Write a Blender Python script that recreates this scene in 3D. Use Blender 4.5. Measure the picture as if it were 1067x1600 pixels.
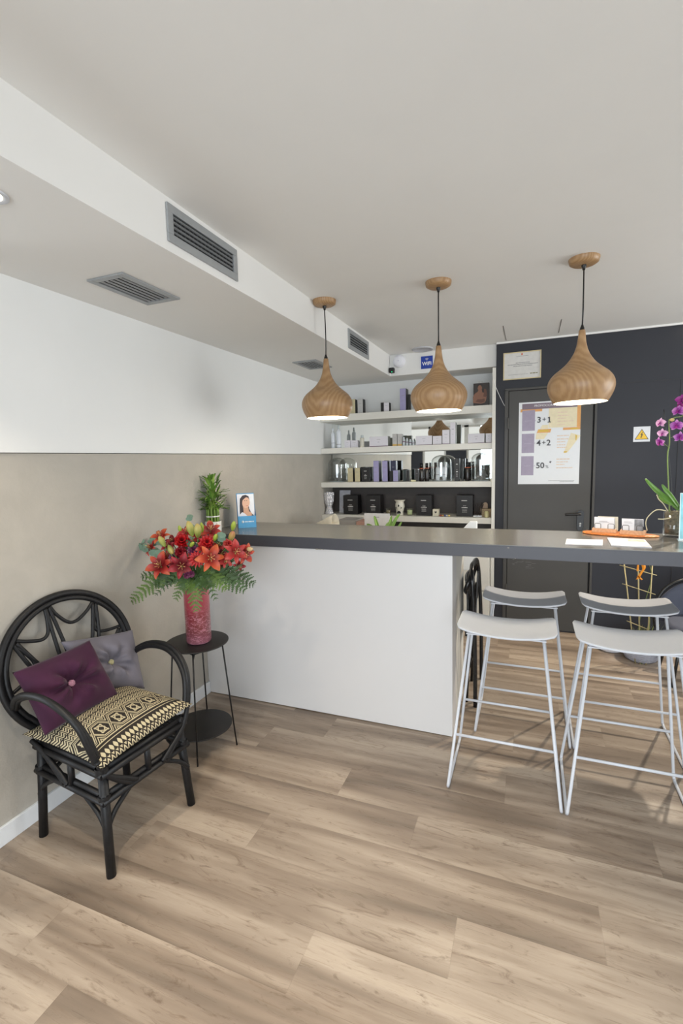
import bpy, bmesh, math, random
from mathutils import Vector, Matrix, Euler
random.seed(7)
for o in list(bpy.data.objects): bpy.data.objects.remove(o, do_unlink=True)
SC = bpy.context.scene
COL = SC.collection
PI = math.pi
# ------------------------------------------------------------------ camera
FPX, W0, H0 = 742.9, 1067.0, 1600.0
CAMZ = 1.55
_yaw, _pit, _rol = math.radians(-21.658), math.radians(-6.236), math.radians(-1.450)
_f = Vector((math.sin(_yaw)*math.cos(_pit), math.cos(_yaw)*math.cos(_pit), math.sin(_pit)))
_r = Vector((math.cos(_yaw), -math.sin(_yaw), 0.0))
_u = _r.cross(_f)
CR = _r*math.cos(_rol) + _u*math.sin(_rol)
CU = -_r*math.sin(_rol) + _u*math.cos(_rol)
CF = _f
CAM = Vector((0, 0, CAMZ))
cam = bpy.data.cameras.new('camera'); camo = bpy.data.objects.new('camera', cam); COL.objects.link(camo)
camo.matrix_world = Matrix(((CR.x, CU.x, -CF.x, 0), (CR.y, CU.y, -CF.y, 0), (CR.z, CU.z, -CF.z, CAMZ), (0, 0, 0, 1)))
cam.sensor_fit = 'VERTICAL'; cam.sensor_height = 36; cam.sensor_width = 24; cam.lens = FPX/H0*36
cam.clip_start = 0.02
SC.camera = camo
# ------------------------------------------------------------------ light
SC.view_settings.view_transform = 'Standard'; SC.view_settings.look = 'None'
SC.view_settings.gamma = 1; SC.view_settings.use_curve_mapping = False
SC.view_settings.exposure = -0.14
world = bpy.data.worlds.new('world'); SC.world = world; world.use_nodes = True
world.node_tree.nodes['Background'].inputs[0].default_value = (1.0, 0.98, 0.94, 1)
world.node_tree.nodes['Background'].inputs[1].default_value = 1.0

def area(name, loc, target, sx, sy, power, color, spread=180):
    l = bpy.data.lights.new(name, 'AREA'); l.shape = 'RECTANGLE'; l.size = sx; l.size_y = sy
    l.energy = power; l.color = color; l.spread = math.radians(spread)
    o = bpy.data.objects.new(name, l); COL.objects.link(o); o.location = loc
    o.rotation_euler = (Vector(target)-Vector(loc)).to_track_quat('-Z', 'Y').to_euler()
    return o
def spot(name, loc, target, power, color, angle, blend, size):
    l = bpy.data.lights.new(name, 'SPOT'); l.energy = power; l.color = color
    l.spot_size = math.radians(angle); l.spot_blend = blend; l.shadow_soft_size = size
    o = bpy.data.objects.new(name, l); COL.objects.link(o); o.location = loc
    o.rotation_euler = (Vector(target)-Vector(loc)).to_track_quat('-Z', 'Y').to_euler()
    return o
DAY = (0.84, 0.92, 1.0)
area('daylight_front', (0.6, -2.47, 1.25), (0.6, 0, 0.75), 3.4, 2.1, 108, DAY, 130)
area('daylight_left', (-3.27, -0.7, 1.25), (0, -0.7, 0.8), 2.6, 2.0, 42, DAY, 130)
area('rear_fill_right', (3.37, 3.35, 1.5), (0, 3.35, 1.66), 1.9, 1.55, 84, (0.97, 0.98, 0.98))  # unseen fill added to brighten the rear ceiling, soffit and left wall
WARM = (1.0, 0.87, 0.70)
spot('soffit_spot_light', (-1.455, 0.992, 2.315), (-1.36, 1.05, 0), 38, WARM, 105, 0.7, 0.03)
spot('ceiling_spot_light', (1.13, 4.33, 2.50), (0.10, 3.05, 0), 230, WARM, 70, 0.5, 0.03)
spot('ceiling_spot_light', (-0.75, 0.35, 2.50), (-0.80, 0.95, 0), 116, WARM, 74, 0.9, 0.04)
spot('ceiling_spot_light', (0.15, -0.1, 2.50), (-0.10, 0.62, 0), 46, WARM, 64, 0.9, 0.04)

# ------------------------------------------------------------------ helpers
def ray(px, py): return CF*FPX + CR*(px-W0/2) - CU*(py-H0/2)
def at_x(px, py, X): d = ray(px, py); return CAM + d*(X/d.x)
def at_y(px, py, Y): d = ray(px, py); return CAM + d*(Y/d.y)
def at_z(px, py, Z): d = ray(px, py); return CAM + d*((Z-CAMZ)/d.z)
def V(*a): return Vector(a)
def lin(c): return ((c/255.0)/12.92 if c <= 10.31 else (((c/255.0)+0.055)/1.055)**2.4)
def rgb(r, g, b): return (lin(r), lin(g), lin(b), 1.0)
def cr(pts, k=6, closed=False):
    pts = [Vector(p) for p in pts]; n = len(pts); out = []
    rng = n if closed else n-1
    for i in range(rng):
        if closed: p0, p1, p2, p3 = pts[(i-1) % n], pts[i], pts[(i+1) % n], pts[(i+2) % n]
        else: p0, p1, p2, p3 = pts[max(i-1, 0)], pts[i], pts[i+1], pts[min(i+2, n-1)]
        for j in range(k):
            t = j/k
            out.append(0.5*((2*p1) + (p2-p0)*t + (2*p0-5*p1+4*p2-p3)*t*t + (3*p1-p0-3*p2+p3)*t**3))
    if not closed: out.append(pts[-1])
    return out

class MB:
    def __init__(s): s.bm = bmesh.new(); s.att = {}
    def v(s, p): return s.bm.verts.new(p)
    def poly(s, pts, mi=0):
        f = s.bm.faces.new([s.v(p) for p in pts]); f.material_index = mi; return f
    def box(s, x0, x1, y0, y1, z0, z1, mi=0):
        p = [(x0,y0,z0),(x1,y0,z0),(x1,y1,z0),(x0,y1,z0),(x0,y0,z1),(x1,y0,z1),(x1,y1,z1),(x0,y1,z1)]
        vs = [s.v(q) for q in p]
        for i in ((3,2,1,0),(4,5,6,7),(0,1,5,4),(1,2,6,5),(2,3,7,6),(3,0,4,7)):
            f = s.bm.faces.new([vs[j] for j in i]); f.material_index = mi
        return s
    def obox(s, c, ax, ay, az, mi=0):          # oriented box: centre and half-axis vectors
        c, ax, ay, az = Vector(c), Vector(ax), Vector(ay), Vector(az)
        vs = [s.v(c+ax*i+ay*j+az*k) for k in (-1,1) for (i,j) in ((-1,-1),(1,-1),(1,1),(-1,1))]
        for i in ((3,2,1,0),(4,5,6,7),(0,1,5,4),(1,2,6,5),(2,3,7,6),(3,0,4,7)):
            f = s.bm.faces.new([vs[j] for j in i]); f.material_index = mi
        return s
    def prism(s, pts, off, mi=0):
        off = Vector(off); a = [s.v(p) for p in pts]; b = [s.v(Vector(p)+off) for p in pts]; n = len(pts)
        fs = [s.bm.faces.new(a[::-1]), s.bm.faces.new(b)]
        for i in range(n): fs.append(s.bm.faces.new([a[i], a[(i+1) % n], b[(i+1) % n], b[i]]))
        for f in fs: f.material_index = mi
        return s
    def tube(s, pts, r, n=8, closed=False, flat=1.0, mi=0):
        pts = [Vector(p) for p in pts]; m = len(pts)
        rs = r if isinstance(r, (list, tuple)) else [r]*m
        rings = []; up = None
        for i, p in enumerate(pts):
            a = pts[(i-1) % m] if (closed or i > 0) else p
            b = pts[(i+1) % m] if (closed or i < m-1) else p
            t = (b-a)
            if t.length < 1e-9: t = Vector((0,0,1))
            t.normalize()
            if up is None:
                up = Vector((0,0,1)) if abs(t.z) < 0.9 else Vector((1,0,0))
            up = (up - t*up.dot(t))
            if up.length < 1e-6: up = t.orthogonal()
            up.normalize(); sd = t.cross(up)
            rings.append([s.v(p + (up*math.cos(2*PI*k/n) + sd*math.sin(2*PI*k/n)*flat)*rs[i]) for k in range(n)])
        for i in range(m if closed else m-1):
            A, B = rings[i], rings[(i+1) % m]
            for k in range(n):
                f = s.bm.faces.new([A[k], A[(k+1) % n], B[(k+1) % n], B[k]]); f.material_index = mi; f.smooth = True
        if not closed:
            for R in (rings[0][::-1], rings[-1]):
                f = s.bm.faces.new(R); f.material_index = mi
        return s
    def lathe(s, prof, n=32, c=(0,0,0), ax=None, mi=0, smooth=True):
        c = Vector(c); M = Matrix.Identity(3) if ax is None else Vector(ax).normalized().to_track_quat('Z', 'Y').to_matrix()
        rings = []
        for r, z in prof:
            if r < 1e-6: rings.append([s.v(c + M @ Vector((0,0,z)))])
            else: rings.append([s.v(c + M @ Vector((r*math.cos(2*PI*k/n), r*math.sin(2*PI*k/n), z))) for k in range(n)])
        for A, B in zip(rings, rings[1:]):
            for k in range(n):
                a, b, d, e = A[k % len(A)], A[(k+1) % len(A)], B[(k+1) % len(B)], B[k % len(B)]
                vs = []
                for q in (a, b, d, e):
                    if q not in vs: vs.append(q)
                if len(vs) >= 3:
                    f = s.bm.faces.new(vs); f.material_index = mi; f.smooth = smooth
        return s
    def disc(s, c, r, n=32, ax=(0,0,1), mi=0):
        c = Vector(c); M = Vector(ax).normalized().to_track_quat('Z', 'Y').to_matrix()
        f = s.bm.faces.new([s.v(c + M @ Vector((r*math.cos(2*PI*k/n), r*math.sin(2*PI*k/n), 0))) for k in range(n)]); f.material_index = mi
        return s
    def ell(s, c, rad, M=None, n=12, m=8, mi=0):
        c = Vector(c); M = M or Matrix.Identity(3); rings = []
        for i in range(m+1):
            th = PI*i/m; z = math.cos(th); q = math.sin(th)
            if i in (0, m): rings.append([s.v(c + M @ Vector((0,0,rad[2]*z)))])
            else: rings.append([s.v(c + M @ Vector((rad[0]*q*math.cos(2*PI*k/n), rad[1]*q*math.sin(2*PI*k/n), rad[2]*z))) for k in range(n)])
        for A, B in zip(rings, rings[1:]):
            for k in range(n):
                vs = []
                for q in (A[k % len(A)], B[k % len(B)], B[(k+1) % len(B)], A[(k+1) % len(A)]):
                    if q not in vs: vs.append(q)
                f = s.bm.faces.new(vs); f.material_index = mi; f.smooth = True
        return s
    def grid(s, fn, nu, nv, mi=0, tfn=None):
        g = [[s.v(fn(i/nu, j/nv)) for j in range(nv+1)] for i in range(nu+1)]
        for i in range(nu):
            for j in range(nv):
                try:
                    f = s.bm.faces.new([g[i][j], g[i+1][j], g[i+1][j+1], g[i][j+1]]); f.material_index = mi; f.smooth = True
                    if tfn:
                        lay = s.bm.loops.layers.uv.verify()
                        for l, (a, b) in zip(f.loops, ((i,j),(i+1,j),(i+1,j+1),(i,j+1))): l[lay].uv = (a/nu, b/nv)
                except ValueError: pass
        return s
    def build(s, name, mat, parent=None, smooth=None, bevel=0, seg=2, solid=0, sub=0, loc=None, weld=False, ang=40):
        if weld: bmesh.ops.remove_doubles(s.bm, verts=s.bm.verts, dist=1e-5)
        bmesh.ops.recalc_face_normals(s.bm, faces=s.bm.faces)
        if smooth is not None:
            for f in s.bm.faces: f.smooth = smooth
        me = bpy.data.meshes.new(name); s.bm.to_mesh(me); s.bm.free()
        for m in (mat if isinstance(mat, (list, tuple)) else [mat]): me.materials.append(m)
        o = bpy.data.objects.new(name, me); COL.objects.link(o)
        if loc is not None: o.location = loc
        if parent is not None: o.parent = parent
        if solid: md = o.modifiers.new('s', 'SOLIDIFY'); md.thickness = solid; md.offset = 0
        if bevel:
            md = o.modifiers.new('b', 'BEVEL'); md.width = bevel; md.segments = seg; md.limit_method = 'ANGLE'; md.angle_limit = math.radians(ang); md.harden_normals = False
        if sub: md = o.modifiers.new('u', 'SUBSURF'); md.levels = sub; md.render_levels = sub
        return o
def tag(o, label, cat, group=None):
    o['label'] = label; o['category'] = cat
    if group: o['group'] = group
    return o
def struct(o): o['kind'] = 'structure'; return o
def thing(name, label, cat, loc=(0,0,0), rz=0, group=None):
    o = bpy.data.objects.new(name, None); COL.objects.link(o); o.location = loc; o.rotation_euler = (0, 0, rz)
    o.empty_display_size = 0.05
    return tag(o, label, cat, group)
def dup(root, loc, rz=0, label=None, group=None):
    r = root.copy(); COL.objects.link(r); r.location = loc; r.rotation_euler = (0, 0, rz)
    if label: r['label'] = label
    if group: r['group'] = group
    for ch in list(root.children):
        c = ch.copy(); COL.objects.link(c); c.parent = r
        for g in list(ch.children):
            d = g.copy(); COL.objects.link(d); d.parent = c
    return r
_DG = None
def text(name, s, size, loc, mat, parent=None, rot=(PI/2,0,0), ext=0.0006, align='CENTER', bold=0.0, sx=1.0):
    cu = bpy.data.curves.new('t', 'FONT'); cu.body = s; cu.size = size; cu.extrude = ext; cu.align_x = align; cu.align_y = 'CENTER'
    cu.offset = bold; cu.resolution_u = 3
    t = bpy.data.objects.new('t', cu); COL.objects.link(t)
    bpy.context.view_layer.update()
    me = bpy.data.meshes.new_from_object(t.evaluated_get(bpy.context.evaluated_depsgraph_get()))
    bpy.data.objects.remove(t, do_unlink=True)
    me.materials.clear(); me.materials.append(mat)
    M = Matrix.Translation(loc) @ Euler(rot).to_matrix().to_4x4() @ Matrix.Diagonal((sx, 1, 1, 1)); me.transform(M)
    o = bpy.data.objects.new(name, me); COL.objects.link(o)
    if parent: o.parent = parent
    return o

# ------------------------------------------------------------------ materials
class NT:
    def __init__(s, name):
        s.m = bpy.data.materials.new(name); s.m.use_nodes = True; s.t = s.m.node_tree
        s.b = s.t.nodes['Principled BSDF']; s.out = s.t.nodes['Material Output']
    def n(s, ty, **kw):
        nd = s.t.nodes.new(ty)
        for k, v in kw.items():
            if k.startswith('i_'): 
                key = k[2:]; key = int(key) if key.isdigit() else key.replace('_', ' ')
                s.put(nd.inputs[key], v)
            else: setattr(nd, k, v)
        return nd
    def put(s, inp, v):
        if isinstance(v, bpy.types.NodeSocket): s.t.links.new(v, inp)
        else: inp.default_value = v
    def math(s, op, a, b=0.0, c=0.0):
        nd = s.t.nodes.new('ShaderNodeMath'); nd.operation = op
        s.put(nd.inputs[0], a); s.put(nd.inputs[1], b); s.put(nd.inputs[2], c); return nd.outputs[0]
    def ramp(s, f, stops):
        nd = s.t.nodes.new('ShaderNodeValToRGB'); s.put(nd.inputs[0], f); cr_ = nd.color_ramp
        cr_.elements[0].position = stops[0][0]; cr_.elements[0].color = stops[0][1]
        cr_.elements[1].position = stops[-1][0]; cr_.elements[1].color = stops[-1][1]
        for p, c in stops[1:-1]: e = cr_.elements.new(p); e.color = c
        return nd.outputs[0]
    def mix(s, f, a, b, mode='MIX'):
        nd = s.t.nodes.new('ShaderNodeMix'); nd.data_type = 'RGBA'; nd.blend_type = mode
        s.put(nd.inputs[0], f); s.put(nd.inputs[6], a); s.put(nd.inputs[7], b); return nd.outputs[2]
    def coord(s, which='Object'): return s.t.nodes.new('ShaderNodeTexCoord').outputs[which]
    def map(s, vec, sc=(1,1,1), loc=(0,0,0), rot=(0,0,0)):
        return s.n('ShaderNodeMapping', i_Vector=vec, i_Scale=sc, i_Location=loc, i_Rotation=rot).outputs[0]
    def noise(s, vec, scale, detail=4, rough=0.55, dist=0.0, fac=True):
        nd = s.n('ShaderNodeTexNoise', i_Vector=vec, i_Scale=scale, i_Detail=detail, i_Roughness=rough, i_Distortion=dist)
        return nd.outputs[0 if fac else 1]
    def bump(s, h, strength=0.2, dist=0.01):
        s.put(s.b.inputs['Normal'], s.n('ShaderNodeBump', i_Height=h, i_Strength=strength, i_Distance=dist).outputs[0])
    def set(s, **kw):
        for k, v in kw.items(): s.put(s.b.inputs[k.replace('_', ' ')], v)
        return s
_mc = {}
def mat(name, c, rough=0.5, metal=0.0, vary=0.05, scale=30, bump=0.0, emit=None, es=0, spec=0.5, coat=0, sheen=0):
    if name in _mc: return _mc[name]
    N = NT(name); col = rgb(*c)
    nz = N.noise(N.coord(), scale)
    dark = tuple(x*(1-vary) for x in col[:3])+(1,); lite = tuple(min(1, x*(1+vary)) for x in col[:3])+(1,)
    N.set(Base_Color=N.ramp(nz, [(0.3, dark), (0.7, lite)]), Roughness=rough, Metallic=metal)
    N.b.inputs['Specular IOR Level'].default_value = spec
    if coat: N.b.inputs['Coat Weight'].default_value = coat
    if sheen: N.b.inputs['Sheen Weight'].default_value = sheen; N.b.inputs['Sheen Roughness'].default_value = 0.4
    if bump: N.bump(nz, bump, 0.005)
    if emit: N.set(Emission_Color=rgb(*emit), Emission_Strength=es)
    _mc[name] = N.m; return N.m
def wood_floor():
    N = NT('oak_laminate'); co = N.coord('Object')
    sep = N.n('ShaderNodeSeparateXYZ', i_Vector=co)
    X, Y = sep.outputs[0], sep.outputs[1]
    PW, PL = 0.205, 1.29
    yy = N.math('DIVIDE', N.math('ADD', Y, 10.0), PW); row = N.math('FLOOR', yy); fy = N.math('FRACT', yy)
    rr = N.n('ShaderNodeTexWhiteNoise', noise_dimensions='1D', i_W=row).outputs[0]
    xx = N.math('DIVIDE', N.math('ADD', N.math('ADD', X, 10.0), N.math('MULTIPLY', rr, PL)), PL)
    cx = N.math('FLOOR', xx); fx = N.math('FRACT', xx)
    pid = N.math('ADD', N.math('MULTIPLY', row, 17.3), N.math('MULTIPLY', cx, 3.7))
    pr = N.n('ShaderNodeTexWhiteNoise', noise_dimensions='1D', i_W=pid).outputs[0]
    pr2 = N.n('ShaderNodeTexWhiteNoise', noise_dimensions='1D', i_W=N.math('ADD', pid, 0.37)).outputs[0]
    vec = N.n('ShaderNodeCombineXYZ', i_X=N.math('ADD', N.math('MULTIPLY', X, 1.0), N.math('MULTIPLY', pr, 40)), i_Y=Y, i_Z=N.math('MULTIPLY', pr2, 9.0)).outputs[0]
    broad = N.noise(N.map(vec, (0.9, 7, 1)), 1.3, 3, 0.5, 0.6)
    grain = N.noise(N.map(vec, (1.6, 26, 1)), 2.6, 6, 0.65, 1.3)
    fine = N.noise(N.map(vec, (3, 110, 1)), 4.0, 4, 0.6, 0.3)
    knots = N.noise(N.map(vec, (2.2, 9, 1)), 2.4, 5, 0.7, 2.2)
    soft = N.noise(N.map(vec, (0.35, 9.0, 1)), 1.0, 2, 0.5, 0.3)
    base = N.ramp(N.math('ADD', N.math('MULTIPLY', broad, 0.45), N.math('MULTIPLY', soft, 0.55)), [(0.34, rgb(104, 92, 81)), (0.47, rgb(143, 128, 113)), (0.60, rgb(180, 165, 148))])
    c = N.mix(N.math('MULTIPLY', N.math('SUBTRACT', pr, 0.5), 0.3), base, rgb(120, 104, 90), 'MIX')
    c = N.mix(N.ramp(grain, [(0.3, (0.62,0.62,0.62,1)), (0.42, (0.12,0.12,0.12,1)), (0.6, (0,0,0,1))]), c, rgb(118, 98, 80))
    c = N.mix(N.math('MULTIPLY', N.ramp(knots, [(0.27, (1,1,1,1)), (0.44, (0,0,0,1))]), 0.7), c, rgb(92, 73, 58))
    c = N.mix(N.math('MULTIPLY', fine, 0.16), c, rgb(120, 104, 88))
    e1 = N.math('LESS_THAN', fy, 0.012); e2 = N.math('LESS_THAN', fx, 0.0018)
    seam = N.math('MAXIMUM', e1, e2)
    c = N.mix(N.math('MULTIPLY', seam, 0.15), c, rgb(80, 66, 54))
    N.set(Base_Color=c, Roughness=N.ramp(grain, [(0.2, (0.36,)*3+(1,)), (0.8, (0.24,)*3+(1,))]))
    N.b.inputs['Specular IOR Level'].default_value = 0.45
    N.bump(N.math('SUBTRACT', N.math('ADD', N.math('MULTIPLY', grain, 0.5), N.math('MULTIPLY', fine, 0.5)), seam), 0.10, 0.004)
    return N.m
def plaster(name, c, vary=0.05, bump=0.12, scale=3, rough=0.75):
    N = NT(name); co = N.coord('Object')
    n1 = N.noise(co, scale, 6, 0.6, 0.4); n2 = N.noise(co, 60, 4)
    col = rgb(*c); a = tuple(x*(1-vary) for x in col[:3])+(1,); b = tuple(min(1, x*(1+vary)) for x in col[:3])+(1,)
    N.set(Base_Color=N.ramp(n1, [(0.3, a), (0.7, b)]), Roughness=rough)
    N.b.inputs['Specular IOR Level'].default_value = 0.3
    N.bump(N.math('ADD', n1, N.math('MULTIPLY', n2, 0.35)), bump, 0.01)
    return N.m
def wood_grain(name, a, b, d, sc=(6, 6, 1.2), rough=0.42):
    N = NT(name); co = N.map(N.coord('Object'), sc)
    w = N.n('ShaderNodeTexWave', wave_type='RINGS', rings_direction='Y', i_Vector=co, i_Scale=6.5, i_Distortion=3.0, i_Detail=4.0, i_Detail_Scale=1.6, i_Detail_Roughness=0.6).outputs[0]
    w = N.math('ADD', N.math('MULTIPLY', w, 0.6), N.math('MULTIPLY', N.noise(N.coord('Object'), 9, 3, 0.5, 1.0), 0.4))
    g = N.noise(N.map(N.coord('Object'), (40, 40, 4)), 5, 5, 0.65, 0.5)
    c = N.ramp(w, [(0.0, rgb(*a)), (0.55, rgb(*b)), (1.0, rgb(*d))])
    c = N.mix(N.math('MULTIPLY', g, 0.35), c, rgb(*a))
    N.set(Base_Color=c, Roughness=rough); N.bump(g, 0.05, 0.002)
    return N.m
def glass(name, tint=(1,1,1), rough=0.02, k=0.12, boost=1.0):
    N = NT(name); t = N.t
    tr = N.n('ShaderNodeBsdfTransparent', i_Color=tuple(1-(1-x)*0.3 for x in tint)+(1,)).outputs[0]
    gl = N.n('ShaderNodeBsdfGlossy', i_Color=(1,1,1,1), i_Roughness=rough).outputs[0]
    lw = N.n('ShaderNodeLayerWeight', i_Blend=0.5 if boost == 1 else 0.62).outputs[1]
    f = N.math('ADD', N.math('MULTIPLY', N.math('POWER', lw, 4.0), 0.6), k*0.25)
    mx = t.nodes.new('ShaderNodeMixShader'); N.put(mx.inputs[0], f); t.links.new(tr, mx.inputs[1]); t.links.new(gl, mx.inputs[2])
    t.links.new(mx.outputs[0], N.out.inputs[0]); t.nodes.remove(N.b)
    return N.m
def petal_mat(name, base, tip, mid=None, rough=0.5):
    base, tip = [tuple(v*0.9 for v in q) for q in (base, tip)]; mid = tuple(v*0.9 for v in mid) if mid else None
    N = NT(name); uv = N.n('ShaderNodeUVMap').outputs[0]
    u = N.n('ShaderNodeSeparateXYZ', i_Vector=uv).outputs[0]
    st = [(0.0, rgb(*base)), (1.0, rgb(*tip))]
    if mid: st = [(0.0, rgb(*base)), (0.30, rgb(*base)), (0.62, rgb(*mid)), (1.0, rgb(*tip))]
    N.set(Base_Color=N.ramp(u, st), Roughness=rough); N.b.inputs['Subsurface Weight'].default_value = 0.0
    return N.m
M_floor = wood_floor()
M_white_wall = plaster('white_wall_paint', (232, 233, 232), 0.012, 0.03)
M_ceiling = plaster('ceiling_paint', (230, 229, 226), 0.01, 0.02)
M_beige = plaster('beige_stucco', (178, 173, 164), 0.07, 0.35, 4)
M_dark = plaster('anthracite_paint', (46, 47, 53), 0.03, 0.02, 5, 0.5)
M_doorm = plaster('anthracite_door_paint', (70, 68, 65), 0.03, 0.01, 5, 0.42)
M_base = mat('white_lacquer_board', (228, 232, 236), 0.4, vary=0.01)
M_panel = mat('counter_white_panel', (214, 212, 211), 0.42, vary=0.01, scale=2)
M_shelf = mat('shelf_white', (222, 219, 210), 0.45, vary=0.01)
M_slab = mat('graphite_laminate', (104, 102, 97), 0.22, vary=0.06, scale=6, spec=1.0)
M_slabedge = mat('graphite_laminate_edge', (74, 74, 80), 0.45, vary=0.04, scale=6)
M_darkback = mat('dark_shelf_back', (80, 75, 73), 0.6)
M_black = mat('black_metal', (22, 21, 22), 0.45, spec=0.4)
M_blackp = mat('black_plastic', (14, 14, 15), 0.35)
M_whitem = mat('white_powder_coat', (201, 204, 210), 0.4, vary=0.01)
M_alu = mat('brushed_aluminium', (158, 161, 163), 0.45, 0.35, vary=0.04)
M_void = mat('dark_duct', (18, 18, 19), 0.8)
M_wood = wood_grain('pendant_wood', (146, 112, 76), (164, 130, 92), (180, 147, 108), (4, 4, 0.8))
M_woodl = wood_grain('light_oak', (192, 146, 108), (204, 160, 122), (210, 168, 130), (3, 3, 3))
M_text = mat('dark_print', (66, 66, 70), 0.6)
M_wht = mat('white_print', (235, 233, 232), 0.6)
# ------------------------------------------------------------------ the room
XW, ZS, ZC, XS, YD, YN = -2.009, 2.333, 2.525, -1.252, 4.459, 4.83
YB = 4.50            # beam face
XP0, XP1 = -0.317, -0.287
XR, YF, XL2, YW0 = 3.3, -2.4, -3.2, 1.05
m = MB(); m.box(XL2, XR, YF, 5.0, -0.1, 0.0); struct(m.build('floor', M_floor))
m = MB()
m.box(XS, XR, YF, 5.0, ZC, ZC+0.1)
m.box(XL2-0.1, XS, YF, 5.0, ZS, ZC+0.1)
m.box(XS, XP1, YB, 5.0, ZS, ZC)
ceil = struct(m.build('ceiling', M_ceiling))
ms = MB()
for a, b in (((-0.205, 3.911), (-0.205, 4.40)), ((0.197, 3.93), (0.197, 4.33))):
    ms.box(a[0]-0.0025, a[0]+0.0025, a[1], b[1], ZC-0.002, ZC+0.001)
ms.build('hatch_seam', mat('hatch_seam_grey', (120, 118, 114), 0.7), ceil)
# the wall behind the shelves, the dark wall and the walls beside and behind the camera
m = MB(); m.box(XW-0.1, XP1, YN, YN+0.1, 0, ZS); struct(m.build('wall_back', M_white_wall))
m = MB(); m.box(XP1+0.0005, XR, YD, YD+0.42, 0, ZC); struct(m.build('wall_back_dark', M_dark))
m = MB(); m.box(XP1, XR, YD-0.012, YD, ZC-0.014, ZC-0.0005); struct(m.build('trim_1', M_ceiling))
m = MB(); m.box(XW-0.1, XW, YW0, YN, 0.0, 1.612); m.box(XL2, XW-0.1, YW0, YW0+0.1, 0, ZS)
struct(m.build('wall_left', M_beige))
m = MB(); m.box(XW-0.1, XW+0.012, YW0, YN, 1.615, ZS); struct(m.build('wall_left_upper', M_white_wall))
m = MB(); m.box(XW, XW+0.014, YW0, 2.53, 0, 0.08); struct(m.build('baseboard_left', M_base, bevel=0.002))
m = MB(); m.box(XW, XW+0.014, 3.1, YN, 0, 0.08); struct(m.build('baseboard_left_rear', M_base, bevel=0.002))
# front and side walls with shop windows (behind and beside the camera; right one added as fill)
M_frame = mat('pale_window_frame', (196, 194, 188), 0.4)
m = MB()
m.box(XL2-0.1, -2.53, YF-0.1, YF, 0, 1.80); m.box(-1.94, -1.45, YF-0.1, YF, 0, 1.80);  m.box(2.9, XR, YF-0.1, YF, 0, ZC+0.05)
m.box(-1.45, 2.9, YF-0.1, YF, 0, 0.18)
struct(m.build('wall_front', M_dark))
m = MB(); m.box(XL2-0.1, 2.9, YF-0.1, YF, 2.32, ZC+0.05); struct(m.build('wall_front_upper', M_white_wall))
m = MB(); m.box(XR, XR+0.1, YF, 2.35, 0, ZC); m.box(XR, XR+0.1, 4.35, 5.0, 0, ZC); m.box(XR, XR+0.1, 2.35, 4.35, 2.32, ZC); m.box(XR, XR+0.1, 2.35, 4.35, 0, 0.7)
struct(m.build('wall_right', M_white_wall))
m = MB(); m.box(XL2-0.1, XL2, YF, -2.05, 0, ZC); m.box(XL2-0.1, XL2, 0.65, YW0, 0, ZC); m.box(XL2-0.1, XL2, -2.05, 0.65, 2.3, ZC); m.box(XL2-0.1, XL2, -2.05, 0.65, 0, 0.2)
struct(m.build('wall_left_front', M_white_wall))
M_pane = glass('window_glass', (0.95, 0.98, 0.98), 0.01, 0.1)
def window(name, p0, p1, z0, z1, n):
    m = MB(); p0, p1 = Vector(p0), Vector(p1); d = (p1-p0); L = d.length; d.normalize(); nn = Vector((-d.y, d.x))*0.03
    def bar(a, b, za, zb):
        A, B = p0+d*a, p0+d*b
        m.prism([(A.x-nn.x, A.y-nn.y, za), (B.x-nn.x, B.y-nn.y, za), (B.x+nn.x, B.y+nn.y, za), (A.x+nn.x, A.y+nn.y, za)], (0,0,zb-za))
    bar(0, L, z0, z0+0.05); bar(0, L, z1-0.05, z1)
    for i in range(n+1): bar(min(max(L*i/n-0.025, 0), L-0.05), min(max(L*i/n+0.025, 0.05), L), z0, z1)
    w = struct(m.build(name, M_frame))
    g = MB(); g.prism([(p0.x, p0.y, z0), (p1.x, p1.y, z0), (p1.x, p1.y, z1), (p0.x, p0.y, z1)], (nn.x*0.1, nn.y*0.1, 0)); g.build('pane', M_pane, w)
window('window_1', (-1.45, YF-0.05), (2.9, YF-0.05), 0.18, 2.32, 4)
window('window_5', (XL2-0.05, YF-0.05), (-1.45, YF-0.05), 1.80, 2.32, 2)
window('fill_window', (XR+0.05, 2.35), (XR+0.05, 4.35), 0.7, 2.32, 2)  # added opening, set far back to let in the right fill
window('window_3', (XL2-0.05, -2.05), (XL2-0.05, 0.65), 0.2, 2.3, 3)
window('window_4', (-2.53, YF-0.05), (-1.94, YF-0.05), 0.0, 1.80, 1)

# the anthracite door in the back wall
dx0, dx1, dz = -0.178, 0.474, 2.115
m = MB(); m.box(dx0, dx1, YD-0.014, YD-0.002, 0.012, dz-0.012)
door = struct(m.build('door_1', M_doorm, bevel=0.003))
m = MB()
m.box(dx0-0.034, dx0-0.004, YD-0.020, YD-0.001, 0, dz); m.box(dx0-0.034, dx1+0.03, YD-0.020, YD-0.001, dz-0.008, dz+0.012)
m.box(dx1+0.012, dx1+0.03, YD-0.018, YD-0.001, 0, dz)
m.build('door_frame', M_doorm, door, bevel=0.002)
m = MB(); m.box(dx1, dx1+0.012, YD-0.004, YD-0.0005, 0, dz-0.01); m.box(dx0-0.004, dx0, YD-0.004, YD-0.0005, 0, dz-0.01); m.build('door_gap', M_void, door)
m = MB(); m.box(dx0-0.012, dx0+0.004, YD-0.03, YD-0.014, 1.78, 1.88); m.box(dx0-0.012, dx0+0.004, YD-0.03, YD-0.014, 0.3, 0.4); m.build('hinge', M_doorm, door, bevel=0.004)
m = MB()
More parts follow.
